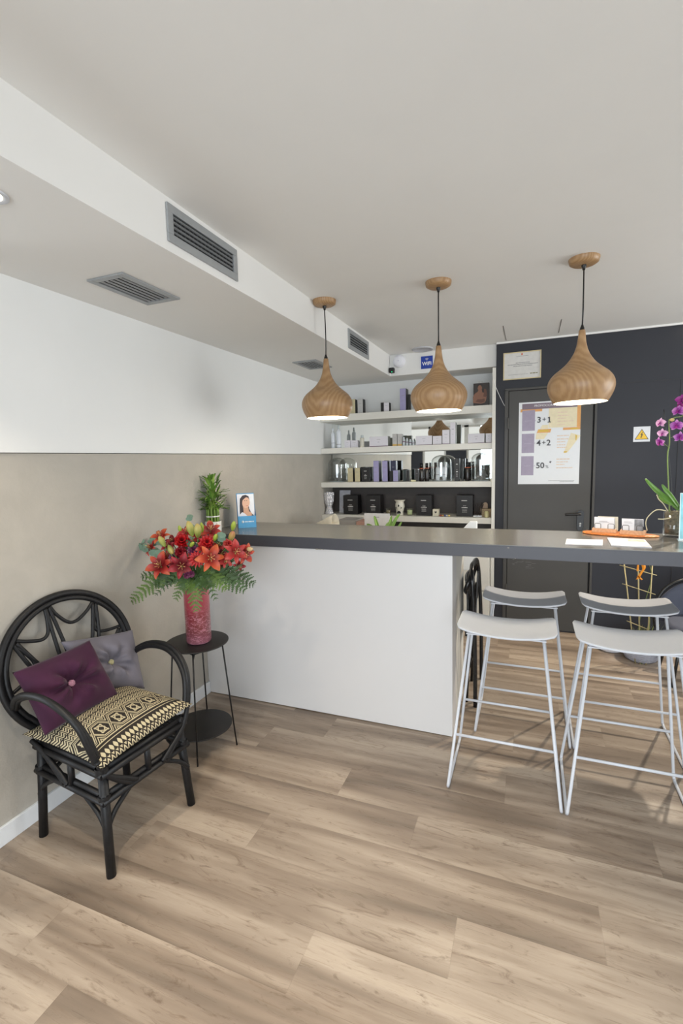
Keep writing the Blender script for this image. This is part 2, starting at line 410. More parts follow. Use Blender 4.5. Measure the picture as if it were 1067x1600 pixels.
pts = [(0.402+0.027*math.cos(a), YD-0.016, 1.055+0.027*math.sin(a)) for a in [PI*i/10 for i in range(11)]] + [(0.402+0.027*math.cos(a), YD-0.016, 0.93+0.027*math.sin(a)) for a in [PI+PI*i/10 for i in range(11)]]
m.prism(pts, (0, -0.010, 0)); plate = m.build('handle_plate', M_blackp, door, bevel=0.002)
m = MB(); m.tube([(0.402, YD-0.02, 1.048), (0.402, YD-0.055, 1.048)], 0.011, 12)
m.tube(cr([(0.402, YD-0.058, 1.048), (0.38, YD-0.062, 1.048), (0.33, YD-0.062, 1.046), (0.285, YD-0.060, 1.042)], 5), 0.0095, 10)
m.build('handle_lever', M_blackp, door)
m = MB(); m.lathe([(0, 0), (0.009, 0), (0.009, 0.004), (0, 0.004)], 16, (0.402, YD-0.030, 0.965), (0, 1, 0)); m.box(0.396, 0.408, YD-0.029, YD-0.025, 0.94, 0.966)
m.build('lock_cylinder', M_alu, door)
# scuffs on the lower door leaf
m = MB()
for i in range(16):
    a = at_y(798+random.random()*40, 871+i*1.0+random.random()*3, YD-0.0145); L = random.uniform(0.012, 0.05)
    m.box(a.x, a.x+L, YD-0.0146, YD-0.0141, a.z, a.z+0.0012)
m.build('scuff_marks', mat('scuff', (128, 127, 126), 0.8), door)
# flush panel joints on the dark wall right of the door
m = MB(); m.box(0.506, XR, YD-0.002, YD, 2.104, 2.110); m.box(1.074, 1.078, YD-0.003, YD, 0, 2.10); struct(m.build('trim_2', mat('wall_joint', (40, 40, 44), 0.6)))

# ------------------------------------------------------------------ ceiling vents, spots, sensors
def vent(name, x0, x1, y0, y1, z, vertical, label, nsl=4):
    t = thing(name, label, 'vent', (0,0,0))
    t.location = ((x0+x1)/2, (y0+y1)/2, z)
    hx, hy = (x1-x0)/2, (y1-y0)/2     # for a vertical vent hx is its half height
    fw = 0.030
    def P(a, b, c):  # a across, b along y, c towards the room
        return (c, b, a) if vertical else (a, b, -c)
    def bx(m, a0, a1, b0, b1, c0, c1):
        p, q = P(a0, b0, c0), P(a1, b1, c1)
        m.box(min(p[0],q[0]), max(p[0],q[0]), min(p[1],q[1]), max(p[1],q[1]), min(p[2],q[2]), max(p[2],q[2]))
    m = MB()
    bx(m, -hx, -hx+fw, -hy, hy, 0, 0.009); bx(m, hx-fw, hx, -hy, hy, 0, 0.009)
    bx(m, -hx+fw, hx-fw, -hy, -hy+fw, 0, 0.009); bx(m, -hx+fw, hx-fw, hy-fw, hy, 0, 0.009)
    m.build('frame', M_alu, t, bevel=0.002)
    m = MB(); bx(m, -hx+fw, hx-fw, -hy+fw, hy-fw, 0.0003, 0.0012); m.build('duct_opening', M_void, t)
    m = MB(); w = 2*(hx-fw)/(nsl+0.3)
    for i in range(nsl):
        a = -hx+fw+w*(i+0.62)
        if vertical: m.obox(P(a, 0, 0.006), (0.004, 0, 0.0012), (0, hy-fw, 0), (-0.0002, 0, 0.0007))
        else: m.obox(P(a, 0, 0.005), (0.0020, 0, 0.0032), (0, hy-fw, 0), (0.0006, 0, -0.0005))
    m.build('louvre_blades', M_alu, t)
    if vertical:
        m = MB(); k = int(2*(hy-fw)/0.024)
        for i in range(1, k):
            b = -hy+fw+2*(hy-fw)*i/k; m.box(0.001, 0.0035, b-0.0012, b+0.0012, -hx+fw, hx-fw)
        m.build('rear_blades', mat('dark_aluminium', (80, 83, 86), 0.5, 0.3), t)
    return t
vent('air_vent', -0.068, 0.068, 1.489, 1.937, 0, True, 'larger grey wall grille on the side of the white soffit, nearest the camera', 4).location = (XS, 1.713, 2.434)
vent('air_vent', -0.070, 0.070, 3.365, 3.832, 0, True, 'smaller looking grey grille on the soffit side, above and beyond the left pendant', 4).location = (XS, 3.598, 2.434)
vent('air_vent', -1.751, -1.553, 1.565, 1.912, ZS, False, 'flat grey grille in the soffit underside near the camera', 5)
vent('air_vent', -1.766, -1.560, 3.47, 3.80, ZS, False, 'flat grey grille in the soffit underside partly behind the left pendant', 5)
M_glow = mat('spot_lens', (255, 240, 215), 0.4, emit=(255, 236, 205), es=14)
def downlight(x, y, z, label, mt=None):
    t = thing('ceiling_spotlight', label, 'spotlight', (x, y, z))
    m = MB(); m.lathe([(0.030, -0.002), (0.042, -0.007), (0.047, -0.004), (0.047, 0.0)], 28); m.build('trim_ring', M_whitem, t)
    m = MB(); m.lathe([(0, -0.003), (0.030, -0.003)], 24); m.build('lens', mt or M_glow, t)
downlight(-1.455, 0.992, ZS, 'lit recessed spotlight in the soffit at the left picture edge')
downlight(1.13, 4.33, ZC, 'lit recessed spotlight in the ceiling above the bar stools')
downlight(-0.75, 0.35, ZC, 'lit recessed spotlight in the ceiling left of the camera')
downlight(0.15, -0.1, ZC, 'lit recessed spotlight in the ceiling right above the camera')
t = thing('ceiling_speaker', 'flat round grey speaker disc in the ceiling before the beam', 'speaker', (-0.915, 4.375, ZC))
m = MB(); m.lathe([(0, -0.006), (0.082, -0.006), (0.086, -0.012), (0.094, -0.010), (0.096, 0)], 40); m.build('grille', mat('pale_grey_grille', (186, 186, 190), 0.7, scale=200), t)
# round white dome sensor and small black camera on the beam
c = at_y(624, 565, YB)
t = thing('alarm_siren', 'round white alarm device on the beam face beside the soffit', 'alarm', (c.x, YB, c.z))
m = MB(); m.lathe([(0, 0.045), (0.030, 0.044), (0.052, 0.036), (0.058, 0.022), (0.058, 0)], 32, (0,0,0), (0,-1,0)); m.build('housing', mat('white_plastic', (226, 226, 232), 0.35), t)
m = MB(); m.lathe([(0, 0.047), (0.004, 0.047), (0.004, 0.044)], 12, (0,0,0), (0,-1,0)); m.build('indicator_lamp', mat('clear_lens', (190, 180, 205), 0.2), t)
c = at_y(612.5, 579, YB-0.04)
t = thing('security_camera', 'small black cube camera with a green light under the white alarm', 'camera', (c.x, YB, c.z))
m = MB(); m.box(-0.024, 0.024, -0.07, -0.02, -0.024, 0.024); m.build('body', M_blackp, t, bevel=0.009, seg=4)
m = MB(); m.tube([(0, -0.02, 0), (0, 0, 0.0)], 0.009, 10); m.lathe([(0.018, 0), (0.018, 0.006), (0, 0.006)], 20, (0,0,0), (0,-1,0)); m.build('bracket', mat('white_plastic', (226, 226, 232)), t)
m = MB(); m.ell((0.006, -0.071, -0.017), (0.006, 0.003, 0.004)); m.build('status_light', mat('green_led', (40, 200, 130), 0.4, emit=(40, 230, 150), es=1.2), t)
# WiFi sign
a, b = at_y(658, 557, YB), at_y(676, 575.5, YB); w, hgt = 0.108, 0.112
t = thing('wifi_sign', 'square blue WiFi sign on the beam behind the middle pendant', 'sign', ((a.x+b.x)/2, YB-0.001, (a.z+b.z)/2))
m = MB(); m.box(-w/2, w/2, -0.004, 0, -hgt/2, hgt/2); m.build('plate', mat('sign_blue', (28, 62, 160), 0.4), t)
text('lettering', 'WiFi', 0.044, (0, -0.0048, -0.012), M_wht, t, bold=0.0012)
m = MB()
for r0 in (0.008, 0.015, 0.022):
    m.tube([(r0*math.sin(q), -0.005, 0.014+r0*math.cos(q)) for q in [(-0.75+1.5*i/8) for i in range(9)]], 0.0018, 6)
m.build('radio_waves', M_wht, t)

# ------------------------------------------------------------------ pendant lamps
def make_pendant(loc, label):
    t = thing('pendant_lamp', label, 'lamp', loc, 0, 'wooden onion shaped pendants over the bar')
    z0 = 1.815-ZC
    m = MB(); m.lathe([(0, -0.032), (0.030, -0.032), (0.055, -0.030), (0.068, -0.022), (0.072, -0.006), (0.072, 0)], 40); m.build('ceiling_canopy', M_wood, t)
    m = MB(); m.lathe([(0, -0.056), (0.006, -0.056), (0.008, -0.046), (0.012, -0.040), (0.012, -0.031)], 14)
    m.tube([(0, 0, -0.05), (0.002, 0, -0.14), (0.003, 0, -0.24), (0, 0, z0+0.37)], 0.0035, 8)
    m.lathe([(0.0125, z0+0.358), (0.0105, z0+0.372), (0.007, z0+0.380), (0.005, z0+0.388), (0, z0+0.388)], 14); m.build('cord', M_blackp, t)
    out = [(0.0145, .362), (0.0165, .345), (0.019, .32), (0.0235, .29), (0.031, .262), (0.043, .236), (0.060, .210), (0.081, .187), (0.106, .166), (0.128, .148), (0.145, .128), (0.1555, .106), (0.159, .084), (0.1565, .062), (0.149, .040), (0.138, .018), (0.129, .002), (0.1265, 0)]
    inn = [(0.123, 0.001), (0.132, .018), (0.143, .040), (0.150, .062), (0.152, .084), (0.148, .106), (0.137, .126), (0.118, .146), (0.09, .168), (0.05, .20), (0, .215)]
    prof = cr([(r, z0+z, 0) for r, z in out], 3)
    m = MB(); m.lathe([(0, z0+.362)]+[(p.x, p.y) for p in prof], 56); m.build('shade', M_wood, t, smooth=True)
    m = MB(); m.lathe([(0.1265, z0)]+[(r, z0+z) for r, z in inn], 56); m.build('shade_lining', mat('lamp_lining', (244, 240, 230), 0.5), t)
    m = MB(); m.lathe([(0, z0+0.040), (0.07, z0+0.043), (0.118, z0+0.052), (0.139, z0+0.062)], 48); m.build('light_diffuser', mat('lit_diffuser', (255, 250, 240), 0.5, emit=(255, 240, 214), es=16.0), t)
    l = bpy.data.lights.new('pendant_bulb', 'POINT'); l.energy = 5.5; l.color = (1.0, 0.90, 0.76); l.shadow_soft_size = 0.06
    o = bpy.data.objects.new('pendant_bulb', l); COL.objects.link(o); o.parent = t; o.location = (0, 0, z0+0.012)
    return t
p0 = make_pendant((-1.19, 2.80, ZC), 'leftmost of the three wooden pendant lamps, in front of the white wall')
for (x, lb) in ((-0.492, 'middle wooden pendant lamp, in front of the shelves and the WiFi sign'), (0.236, 'right wooden pendant lamp, in front of the dark wall and door')):
    r = dup(p0, (x, 2.79, ZC), x*3, lb)

# ------------------------------------------------------------------ counter
m = MB(); m.box(XW+0.001, -0.376, 2.532, 2.68, 0.004, 1.028)
cb = tag(m.build('counter_base', M_panel, bevel=0.002), 'long pale grey white panel base of the reception counter', 'counter')
m = MB(); m.box(XW+0.001, -0.378, 2.548, 2.67, 0, 0.006); m.build('plinth', M_void, cb)
m = MB(); m.box(-0.41, -0.384, 2.68, 3.06, 0, 1.028); m.build('end_panel', M_shelf, cb, bevel=0.001)
XE = 1.75
m = MB(); m.box(XW+0.001, XE, 2.522, 3.085, 1.030, 1.096)
top = tag(m.build('countertop', M_slabedge, bevel=0.0015), 'long dark grey slab countertop running from the left wall past the stools', 'countertop')
m = MB(); m.box(XW+0.001, XE, 2.524, 3.083, 1.0955, 1.0985); m.build('top_laminate', M_slab, top, bevel=0.0006)
m = MB()
for px, py, s in ((495, 858.2, .012), (500, 858.4, .009), (505, 858.6, .006), (794, 856, .006), (805, 872.5, .003), (660, 865.5, .003)):
    q = at_y(px, py, 2.5215); m.ell((q.x, 2.522, q.z), (s, 0.0012, s*0.28), n=7, m=5)
m.build('chipped_spots', mat('chip', (165, 155, 140), 0.8), top)
m = MB(); m.box(1.6, 1.66, 2.6, 3.0, 0, 1.031); m.build('end_leg', M_slabedge, top)

# ------------------------------------------------------------------ shelves
def shelf(z0, z1, label, xl=XW+0.013):
    m = MB(); m.box(xl, XP0, YB, YN-0.03 if z1 < 1.9 and z0 > 1.2 else YN, z0, z1)
    return tag(m.build('wall_shelf', M_shelf, bevel=0.0015), label, 'shelf', 'long white shelves in the niche')
ZS1, ZS2, ZS3, ZS4 = 2.006, 1.672, 1.325, 0.990
shelf(1.938, ZS1, 'topmost white wall shelf, under the beam, carrying the man portrait box')
shelf(1.618, ZS2, 'second white wall shelf from the top, carrying white cartons and bottles')
s3 = shelf(1.273, ZS3, 'third white wall shelf from the top, carrying glass domes and lilac boxes', XW+0.002)
shelf(0.935, ZS4, 'lowest white wall shelf, carrying the black boxes and the oil burner', XW+0.002)
m = MB(); m.box(XP0, XP1-0.001, YD-0.002, YN-0.001, 0, 2.318); tag(m.build('niche_side_panel', M_shelf, bevel=0.001), 'tall narrow white upright panel closing the shelves at the dark wall', 'panel')
m = MB(); m.box(XW+0.001, XP0, YN-0.02, YN-0.001, 0.0, 1.29); tag(m.build('shelf_back_panel', M_darkback), 'dark brown grey back panel behind the lowest shelf', 'panel')
N = NT('mirror_silver'); N.set(Base_Color=(0.86, 0.88, 0.86, 1), Metallic=1.0, Roughness=0.015)
m = MB(); m.box(XW+0.013, XP0, YN-0.030, YN-0.012, 1.29, 1.975); tag(m.build('wall_mirror', N.m), 'wide mirror behind the second and third shelves', 'mirror')
# white drawer cabinet below the shelves
t = thing('drawer_cabinet', 'white drawer cabinet below the shelves beside the dark wall', 'cabinet', (-0.64, 4.47, 0))
m = MB(); m.box(-0.32, 0.32, 0.0, 0.33, 0.0, 0.66); m.build('carcass', M_shelf, t, bevel=0.002)
for z0, z1 in ((0.02, 0.31), (0.32, 0.645)):
    m = MB(); m.box(-0.31, 0.31, -0.016, 0.0, z0, z1); d = m.build('drawer_front', M_shelf, t, bevel=0.003)
# cable beside the panel
pts = cr([at_y(771, 588, YD-0.02), at_y(773, 600, YD-0.015), at_y(778, 613, YD-0.01), at_y(785, 628, YD-0.006), at_y(789, 635, YD-0.016)], 5)
m = MB(); m.tube(pts, 0.0022, 6); tag(m.build('cable', M_wht), 'thin white cable hanging from the shelf panel to the door hinge', 'cable')

# ------------------------------------------------------------------ framed certificate, poster, warning sign
t = thing('framed_certificate', 'framed white certificate hanging above the dark door', 'frame', (-0.077, YD, 2.314))
cw, ch = 0.302, 0.228
m = MB()
for a in ((-cw/2, cw/2, -ch/2, -ch/2+0.008), (-cw/2, cw/2, ch/2-0.008, ch/2), (-cw/2, -cw/2+0.008, -ch/2+0.008, ch/2-0.008), (cw/2-0.008, cw/2, -ch/2+0.008, ch/2-0.008)):
    m.box(a[0], a[1], -0.016, 0, a[2], a[3])
m.build('frame', mat('pale_gold_frame', (196, 180, 140), 0.35, 0.3), t)
m = MB(); m.box(-cw/2+0.008, cw/2-0.008, -0.010, -0.001, -ch/2+0.008, ch/2-0.008); m.build('certificate_sheet', mat('certificate_paper', (208, 206, 202), 0.5), t)
def bars(m, rows, y, th=0.0004):
    rnd = random.Random(5)
    for x0, x1, z, hh in rows:
        x = x0
        while x < x1:
            L = min(rnd.uniform(0.5, 1.6)*hh*2.2, x1-x); m.box(x, x+L, y-th, y, z-hh/2, z+hh/2); x += L+hh*0.45
m = MB(); bars(m, [(-0.045, 0.05, 0.078, 0.003), (-0.05, 0.06, 0.023, 0.0045), (-0.115, 0.125, 0.010, 0.0045), (-0.07, 0.08, -0.004, 0.0045), (-0.11, 0.05, -0.073, 0.0022)], -0.010)
m.build('printed_lines', mat('grey_print', (128, 128, 130), 0.7), t)
m = MB(); bars(m, [(0.065, 0.125, -0.071, 0.007)], -0.010); m.build('stamp', mat('olive_print', (120, 116, 70), 0.7), t)
m = MB(); m.box(-0.008, 0.006, -0.0105, -0.010, 0.085, 0.10); m.build('emblem', mat('red_print', (206, 120, 100), 0.7), t)

PX0, PZ1, PW_, PH_ = -0.0955, 2.000, 0.480, 0.699
t = thing('price_poster', 'white promotions poster with purple squares taped on the dark door', 'poster', (PX0, YD-0.0145, PZ1-PH_))
m = MB(); m.box(0, PW_, -0.0015, 0, 0, PH_); m.build('sheet', mat('poster_paper', (222, 224, 226), 0.45, vary=0.01), t)
def pu(cx): return (cx-95)/860*PW_
def pv(cy): return PH_-(cy-80)/1130*PH_
def patch(name, shapes, material, lift):
    m = MB()
    for s in shapes: m.prism([(pu(x), -0.0015-lift, pv(y)) for x, y in s], (0, 0.0002, 0))
    return m.build(name, material, t)
R4 = lambda a, b, c, d: [(a, d), (b, d), (b, c), (a, c)]
patch('pale_yellow_shapes', [R4(520, 905, 150, 440), [(340, 590), (460, 590), (515, 508), (350, 508)], [(740, 780), (790, 780), (960, 560), (830, 520), (800, 600)], [(400, 450), (515, 450), (512, 400), (430, 400)]], mat('poster_pale_yellow', (226, 214, 180), 0.5), 0.0003)
patch('orange_shapes', [R4(906, 955, 100, 444), R4(118, 425, 170, 212), R4(520, 905, 150, 176), [(355, 505), (545, 505), (560, 455), (375, 455)], R4(720, 955, 445, 478)], mat('poster_orange', (220, 160, 92), 0.5), 0.0005)
patch('gold_shapes', [R4(380, 520, 462, 492), R4(820, 930, 455, 475), [(735, 785), (775, 785), (785, 765), (740, 765)], [(890, 545), (915, 560), (905, 620), (893, 620)]], mat('poster_gold', (214, 178, 70), 0.5), 0.0007)
patch('header_band', [R4(143, 908, 100, 178)], mat('poster_mauve', (120, 104, 116), 0.5), 0.0008)
patch('purple_squares', [R4(145, 327, 190, 470), R4(142, 322, 510, 775), R4(138, 318, 820, 1085)], mat('poster_purple', (156, 146, 166), 0.5), 0.0009)
text('heading', 'PROMOCIONS DEL MES', 0.0245, (pu(545), -0.0029, pv(135)), M_wht, t, bold=0.0, ext=0.0002)
for s, y in (('3+1', 330), ('4+2', 645)):
    text('offer_number', s[0], 0.068, (pu(385), -0.0040, pv(y)), M_text, t, bold=0.0012, ext=0.0002)
    text('offer_number', s[1], 0.060, (pu(458), -0.0040, pv(y-3)), M_text, t, bold=0.0, ext=0.0002)
    if s[2] == '1':
        m = MB(); cx, cz = pu(528), pv(y); m.prism([(cx+a, -0.0040, cz+b) for a, b in ((-.013, -.0235), (.013, -.0235), (.013, -.0165), (.005, -.0165), (.005, .0235), (-.002, .0235), (-.013, .0165), (-.010, .0105), (-.004, .0135), (-.004, -.0165), (-.013, -.0165))], (0, .0004, 0)); m.build('offer_number', M_text, t)
    else: text('offer_number', s[2], 0.068, (pu(525), -0.0040, pv(y)), M_text, t, bold=0.0012, ext=0.0002)
text('offer_number', '50', 0.068, (pu(412), -0.0040, pv(955)), M_text, t, bold=0.0012, ext=0.0002)
text('offer_number', '%', 0.036, (pu(510), -0.0040, pv(972)), M_text, t, ext=0.0002)
text('offer_number', '*', 0.040, (pu(556), -0.0040, pv(920)), M_text, t, bold=0.0008, ext=0.0002)
m = MB()
for y in (335, 642, 955): m.box(pu(180), pu(280), -0.0028, -0.0026, pv(y)-0.002, pv(y)+0.002); m.prism([(pu(328), -0.0022, pv(y+14)), (pu(338), -0.0022, pv(y)), (pu(328), -0.0022, pv(y-14))], (0,0.0002,0))
m.build('caption_lines', mat('mauve_print', (176, 166, 184), 0.6), t)
for grp in range(3):
  m = MB(); rows = []
  for y, w in (((240, 130), (283, 165), (322, 110), (360, 220), (405, 100)), ((553, 160), (598, 155), (636, 115), (677, 115), (712, 140)), ((870, 180), (908, 165), (943, 110), (988, 220)))[grp]:
    rows.append((pu(640), pu(640+w), pv(y), 0.008))
  bars(m, rows, -0.0024, 0.0002); m.build('small_print', mat('peach_print', (222, 200, 178), 0.6), t)
m = MB(); bars(m, [(pu(535), pu(890), pv(1163), 0.003), (pu(690), pu(880), pv(1180), 0.003)], -0.0018, 0.0002); m.build('footnote', mat('grey_print', (128, 128, 130)), t)

t = thing('warning_sign', 'white square sign with a yellow high voltage triangle on the dark wall', 'sign', (0.827, YD, 1.695))
m = MB(); m.box(-0.058, 0.058, -0.002, 0, -0.060, 0.060); m.build('plate', mat('sign_white', (212, 214, 218), 0.4), t, bevel=0.0005)
tri = lambda s, oz: [(-s, 0, -s*0.866+oz), (s, 0, -s*0.866+oz), (0, 0, s*0.866+oz)]
m = MB(); m.prism([(x, -0.0028, z) for x, y, z in tri(0.048, 0.0)], (0, 0.0006, 0)); m.build('triangle_border', M_blackp, t)
m = MB(); m.prism([(x, -0.0034, z) for x, y, z in tri(0.041, -0.0015)], (0, 0.0006, 0)); m.build('triangle', mat('warning_yellow', (226, 182, 30), 0.4), t)
m = MB(); m.prism([(x*0.001, -0.0040, z*0.001-0.006) for x, z in ((4, 22), (-9, 0), (-1, 1), (-6, -17), (-9, -14), (-6, -24), (3, -19), (-1, -18), (9, 6), (1, 5), (8, 22))], (0, 0.0006, 0)); m.build('lightning_bolt', M_blackp, t)
# ------------------------------------------------------------------ bar stools
def make_stool(loc, rz, label):
    t = thing('bar_stool', label, 'stool', loc, rz, 'white metal bar stools')
    W, D, T = 0.218, 0.142, 0.010
    def zt(x, y): return 0.742 + 0.030*(abs(x)/W)**2.2 - 0.004*(1-(y/D)**2)
    nu, nv = 26, 12
    m = MB()
    def outline(u, v):       # rounded rectangle mapping
        x, y = (u*2-1), (v*2-1)
        # superellipse squash of the corners
        k = 0.10; cx, cy = abs(x), abs(y)
        sx = W*(1 - 0.0*cy); q = max(0, (cx-0.80)/0.20)*max(0, (cy-0.72)/0.28)
        s = 1 - 0.10*q*0.55
        return x*sx*s, y*D*s*(1-0.02*cx)
    def top(u, v): x, y = outline(u, v); return (x, y, zt(x, y))
    def bot(u, v): x, y = outline(u, v); return (x*0.99, y*0.985, zt(x, y)-T)
    m.grid(top, nu, nv); m.grid(bot, nu, nv)
    per = [(i/nu, 0) for i in range(nu)] + [(1, j/nv) for j in range(nv)] + [(1-i/nu, 1) for i in range(nu)] + [(0, 1-j/nv) for j in range(nv)]
    n = len(per)
    for i in range(n):
        a, b = per[i], per[(i+1) % n]
        f = m.bm.faces.new([m.v(top(*a)), m.v(top(*b)), m.v(bot(*b)), m.v(bot(*a))]); f.smooth = True
    m.build('seat', M_whitem, t, weld=True, bevel=0.003, ang=55)
    FX, FY, TX, TY, R = 0.243, 0.213, 0.160, 0.098, 0.0068
    for s in (-1, 1):
        a = V(s*TX, -TY, 0.740); b = V(s*FX, -FY, R); c = V(s*FX, FY, R); d = V(s*TX, TY, 0.740)
        def rnd(p, q, r, k):
            u = (p-q).normalized()*k; w = (r-q).normalized()*k
            return [q+u, q+u*0.45+w*0.12*0, q+(u+w)*0.16, q+w*0.45, q+w]
        def arc(p, q, r, k):
            u = q+(p-q).normalized()*k; w = q+(r-q).normalized()*k
            return [u*(1-x)**2+q*2*x*(1-x)+w*x*x for x in [i/6 for i in range(7)]]
        pf = arc(a, b, c, 0.032); pr = arc(b, c, d, 0.032)
        m = MB(); m.tube([a]+pf[:4], R, 10); m.build('leg', M_whitem, t)
        m = MB(); m.tube(pr[3:]+[d], R, 10); m.build('leg', M_whitem, t)
        m = MB(); m.tube(pf[3:]+pr[:4], R, 10); m.build('floor_rail', M_whitem, t)
    k = (0.740-0.262)/0.733
    for s, nm in ((-1, 'footrest'), (1, 'footrest')):
        x = TX+(FX-TX)*k; y = s*(TY+(FY-TY)*k); m = MB(); m.tube([(-x, y, 0.262), (x, y, 0.262)], R*0.92, 10); m.build(nm, M_whitem, t)
    m = MB()
    for s in (-1, 1): m.tube([(-TX, s*TY, 0.738), (TX, s*TY, 0.738)], 0.005, 8) if False else m.box(-TX-0.012, TX+0.012, s*TY-0.012, s*TY+0.012, 0.728, 0.733)
    m.build('seat_bracket', M_whitem, t)
    return t
st = make_stool((-0.091, 2.310, 0), 0, 'front left white bar stool, nearest the white counter panel')
for loc, lb in (((-0.021, 2.825, 0), 'rear left white bar stool, half under the countertop behind the nearest stool'),
                ((0.415, 2.305, 0), 'front right white bar stool, cut by the right picture edge'),
                ((0.484, 2.830, 0), 'rear right white bar stool, half under the countertop beside the trellis plant')):
    dup(st, loc, 0, lb)

# ------------------------------------------------------------------ black rattan armchair
M_rat = mat('black_painted_rattan', (22, 22, 24), 0.48, vary=0.25, scale=60, bump=0.15, spec=0.35)
TH = math.radians(-6.9)
t = thing('rattan_armchair', 'black rattan armchair with a round hoop back standing by the beige wall', 'armchair', (-1.66, 1.434, 0), TH)
ARM = t
def tub(name, pts, r, k=6, n=10, closed=False, flat=1.0, parent=None):
    m = MB(); m.tube(cr(pts, k, closed), r, n, closed, flat); return m.build(name, M_rat, parent or t)
LG = {}
for sa, sb, top_, bot in ((1, -1, (0.200, -0.190), (0.233, -0.210)), (1, 1, (0.190, 0.185), (0.218, 0.209)), (-1, -1, (-0.195, -0.190), (-0.210, -0.210)), (-1, 1, (-0.200, 0.190), (-0.230, 0.212))):
    m = MB(); m.tube([(bot[0], bot[1], 0), (bot[0]*.55+top_[0]*.45, bot[1]*.55+top_[1]*.45, 0.19), (top_[0], top_[1], 0.415)], [0.0175, 0.0175, 0.0185], 14)
    m.build('leg', M_rat, t)
def rail(name, z, r, e=0.0):
    C = [(0.212-e, -0.198+e), (0.205-e, 0.194-e), (-0.212+e, 0.197-e), (-0.200+e, -0.197+e)]
    for i in range(4):
        a, b = C[i], C[(i+1) % 4]
        for dz, ro in ((0.0, 0.012), (0.018, -0.002)):
            m = MB(); u = (V(b[0]-a[0], b[1]-a[1], 0)).normalized()*0.018; nrm = V(u.y, -u.x, 0).normalized()*ro
            m.tube([V(a[0], a[1], z+dz)-u+nrm, V(b[0], b[1], z+dz)+u+nrm], r, 10); m.build(name, M_rat, t)
rail('stretcher', 0.292, 0.0115)
rail('seat_rail', 0.398, 0.0125, 0.003)
# seat deck under the cushion
m = MB()
for i in range(15): y = -0.18+0.36*i/14; m.tube([(-0.2, y, 0.418), (0.2, y, 0.418)], 0.009, 6)
m.build('seat_deck', M_rat, t)
# hoop back: two parallel bent canes, leaning back
def hb(b, z): return V(-0.222-0.20*(z-0.45), b, z)
def hoop(R, cz, cb=0.015, n=30, lo=0.30):
    pts = []
    for i in range(n+1):
        a = math.radians(-42+264*i/n); pts.append(hb(cb+R*math.cos(a)*(1.0), cz+R*math.sin(a)*0.98))
    return pts
for R, off in ((0.300, 0), (0.277, 0.004)):
    h = hoop(R, 0.680)
    e0 = [hb(0.125, 0.36), hb(0.06, 0.30)]; e1 = [hb(-0.10, 0.36), hb(-0.04, 0.30)]
    pts = [p + V(off, 0, 0) for p in ([hb(0.085, 0.30), hb(0.155, 0.39)] + h + [hb(-0.125, 0.39), hb(-0.055, 0.30)])]
    tub('back_hoop', pts, 0.0145 if off == 0 else 0.0115, 2, 12)
# fan pattern: spokes and small loops between them
cz, Rr = 0.680, 0.265
def P(ang, r, cb=0.015): a = math.radians(ang); return hb(cb+r*math.cos(a), cz+r*math.sin(a)*0.98)
hub = (0.015, 0.42)
spk = [27, 68, 112, 153]
spk = [13, 55, 104, 146]
for i, a in enumerate(spk):
    s = P(a, Rr)
    for sg in (-1, 1):
        e = hb(0.03+sg*0.012+(0.02 if a < 90 else -0.02), 0.47)
        mid = s.lerp(e, 0.5) + V(0, sg*0.012+(0.020 if a < 60 else (-0.020 if a > 120 else 0)), 0.012)
        tub('back_spoke', [s+V(0, sg*0.007, 0), mid, e], 0.0085, 8, 8)
angs = [-32] + spk + [192]
for a0, a1 in zip(angs, angs[1:]):
    am = (a0+a1)/2
    p0_, p1_ = P(a0+2.5, Rr), P(a1-2.5, Rr)
    tub('back_loop', [p0_, P(a0+6, Rr*0.82), P(a0+(a1-a0)*.36, Rr*0.64), P(a0+(a1-a0)*.64, Rr*0.64), P(a1-6, Rr*0.82), p1_], 0.0078, 7, 8)
# arm loops: from the hoop forward, down to the seat corner and into the front braces
for s in (-1, 1):
    for off in (0.0, 0.016):
        q = [(-0.235, .275, .590), (-0.19, .285, .640), (-0.10, .292, .680), (0.01, .290, .690), (0.10, .280, .662), (0.165, .262, .605), (0.190, .245, .53), (0.200, .225, .45)]
        pts = [V(a-off*0.2, s*(b-off*0.75)+0.012, z-off*0.75 if z > .55 else z) for a, b, z in q]
        tub('armrest', pts, 0.0125, 6, 10)
    for off in (0.0, 0.02):
        tub('front_brace', [(0.212, s*0.222+0.005, 0.46), (0.222, s*0.185, 0.39), (0.224, s*(0.12-off), 0.325), (0.222, s*(0.085-off), 0.298)], 0.0105, 6, 10)
        tub('side_brace', [(-0.212, s*0.218, 0.43), (-0.14, s*0.214, 0.395), (-0.06+off, s*0.212, 0.335), (-0.015+off, s*0.212, 0.300)], 0.0105, 6, 10)
    tub('side_post', [(0.02, s*0.203, 0.30), (0.02, s*0.203, 0.40)], 0.013, 2)
    for e in (-1, 1):
        tub('corner_brace', [(e*0.215, s*0.206, 0.185), (e*0.175, s*0.205, 0.235), (e*0.095, s*0.204, 0.285)], 0.0095, 6, 8)
        tub('corner_brace', [(e*0.222, s*0.200, 0.185), (e*0.218, s*0.16, 0.235), (e*0.214, s*0.085, 0.285)], 0.0095, 6, 8)
tub('front_post', [(0.216, 0.0, 0.30), (0.212, 0.0, 0.41)], 0.013, 2)
tub('rear_post', [(-0.205, 0.0, 0.30), (-0.205, 0.0, 0.41)], 0.013, 2)
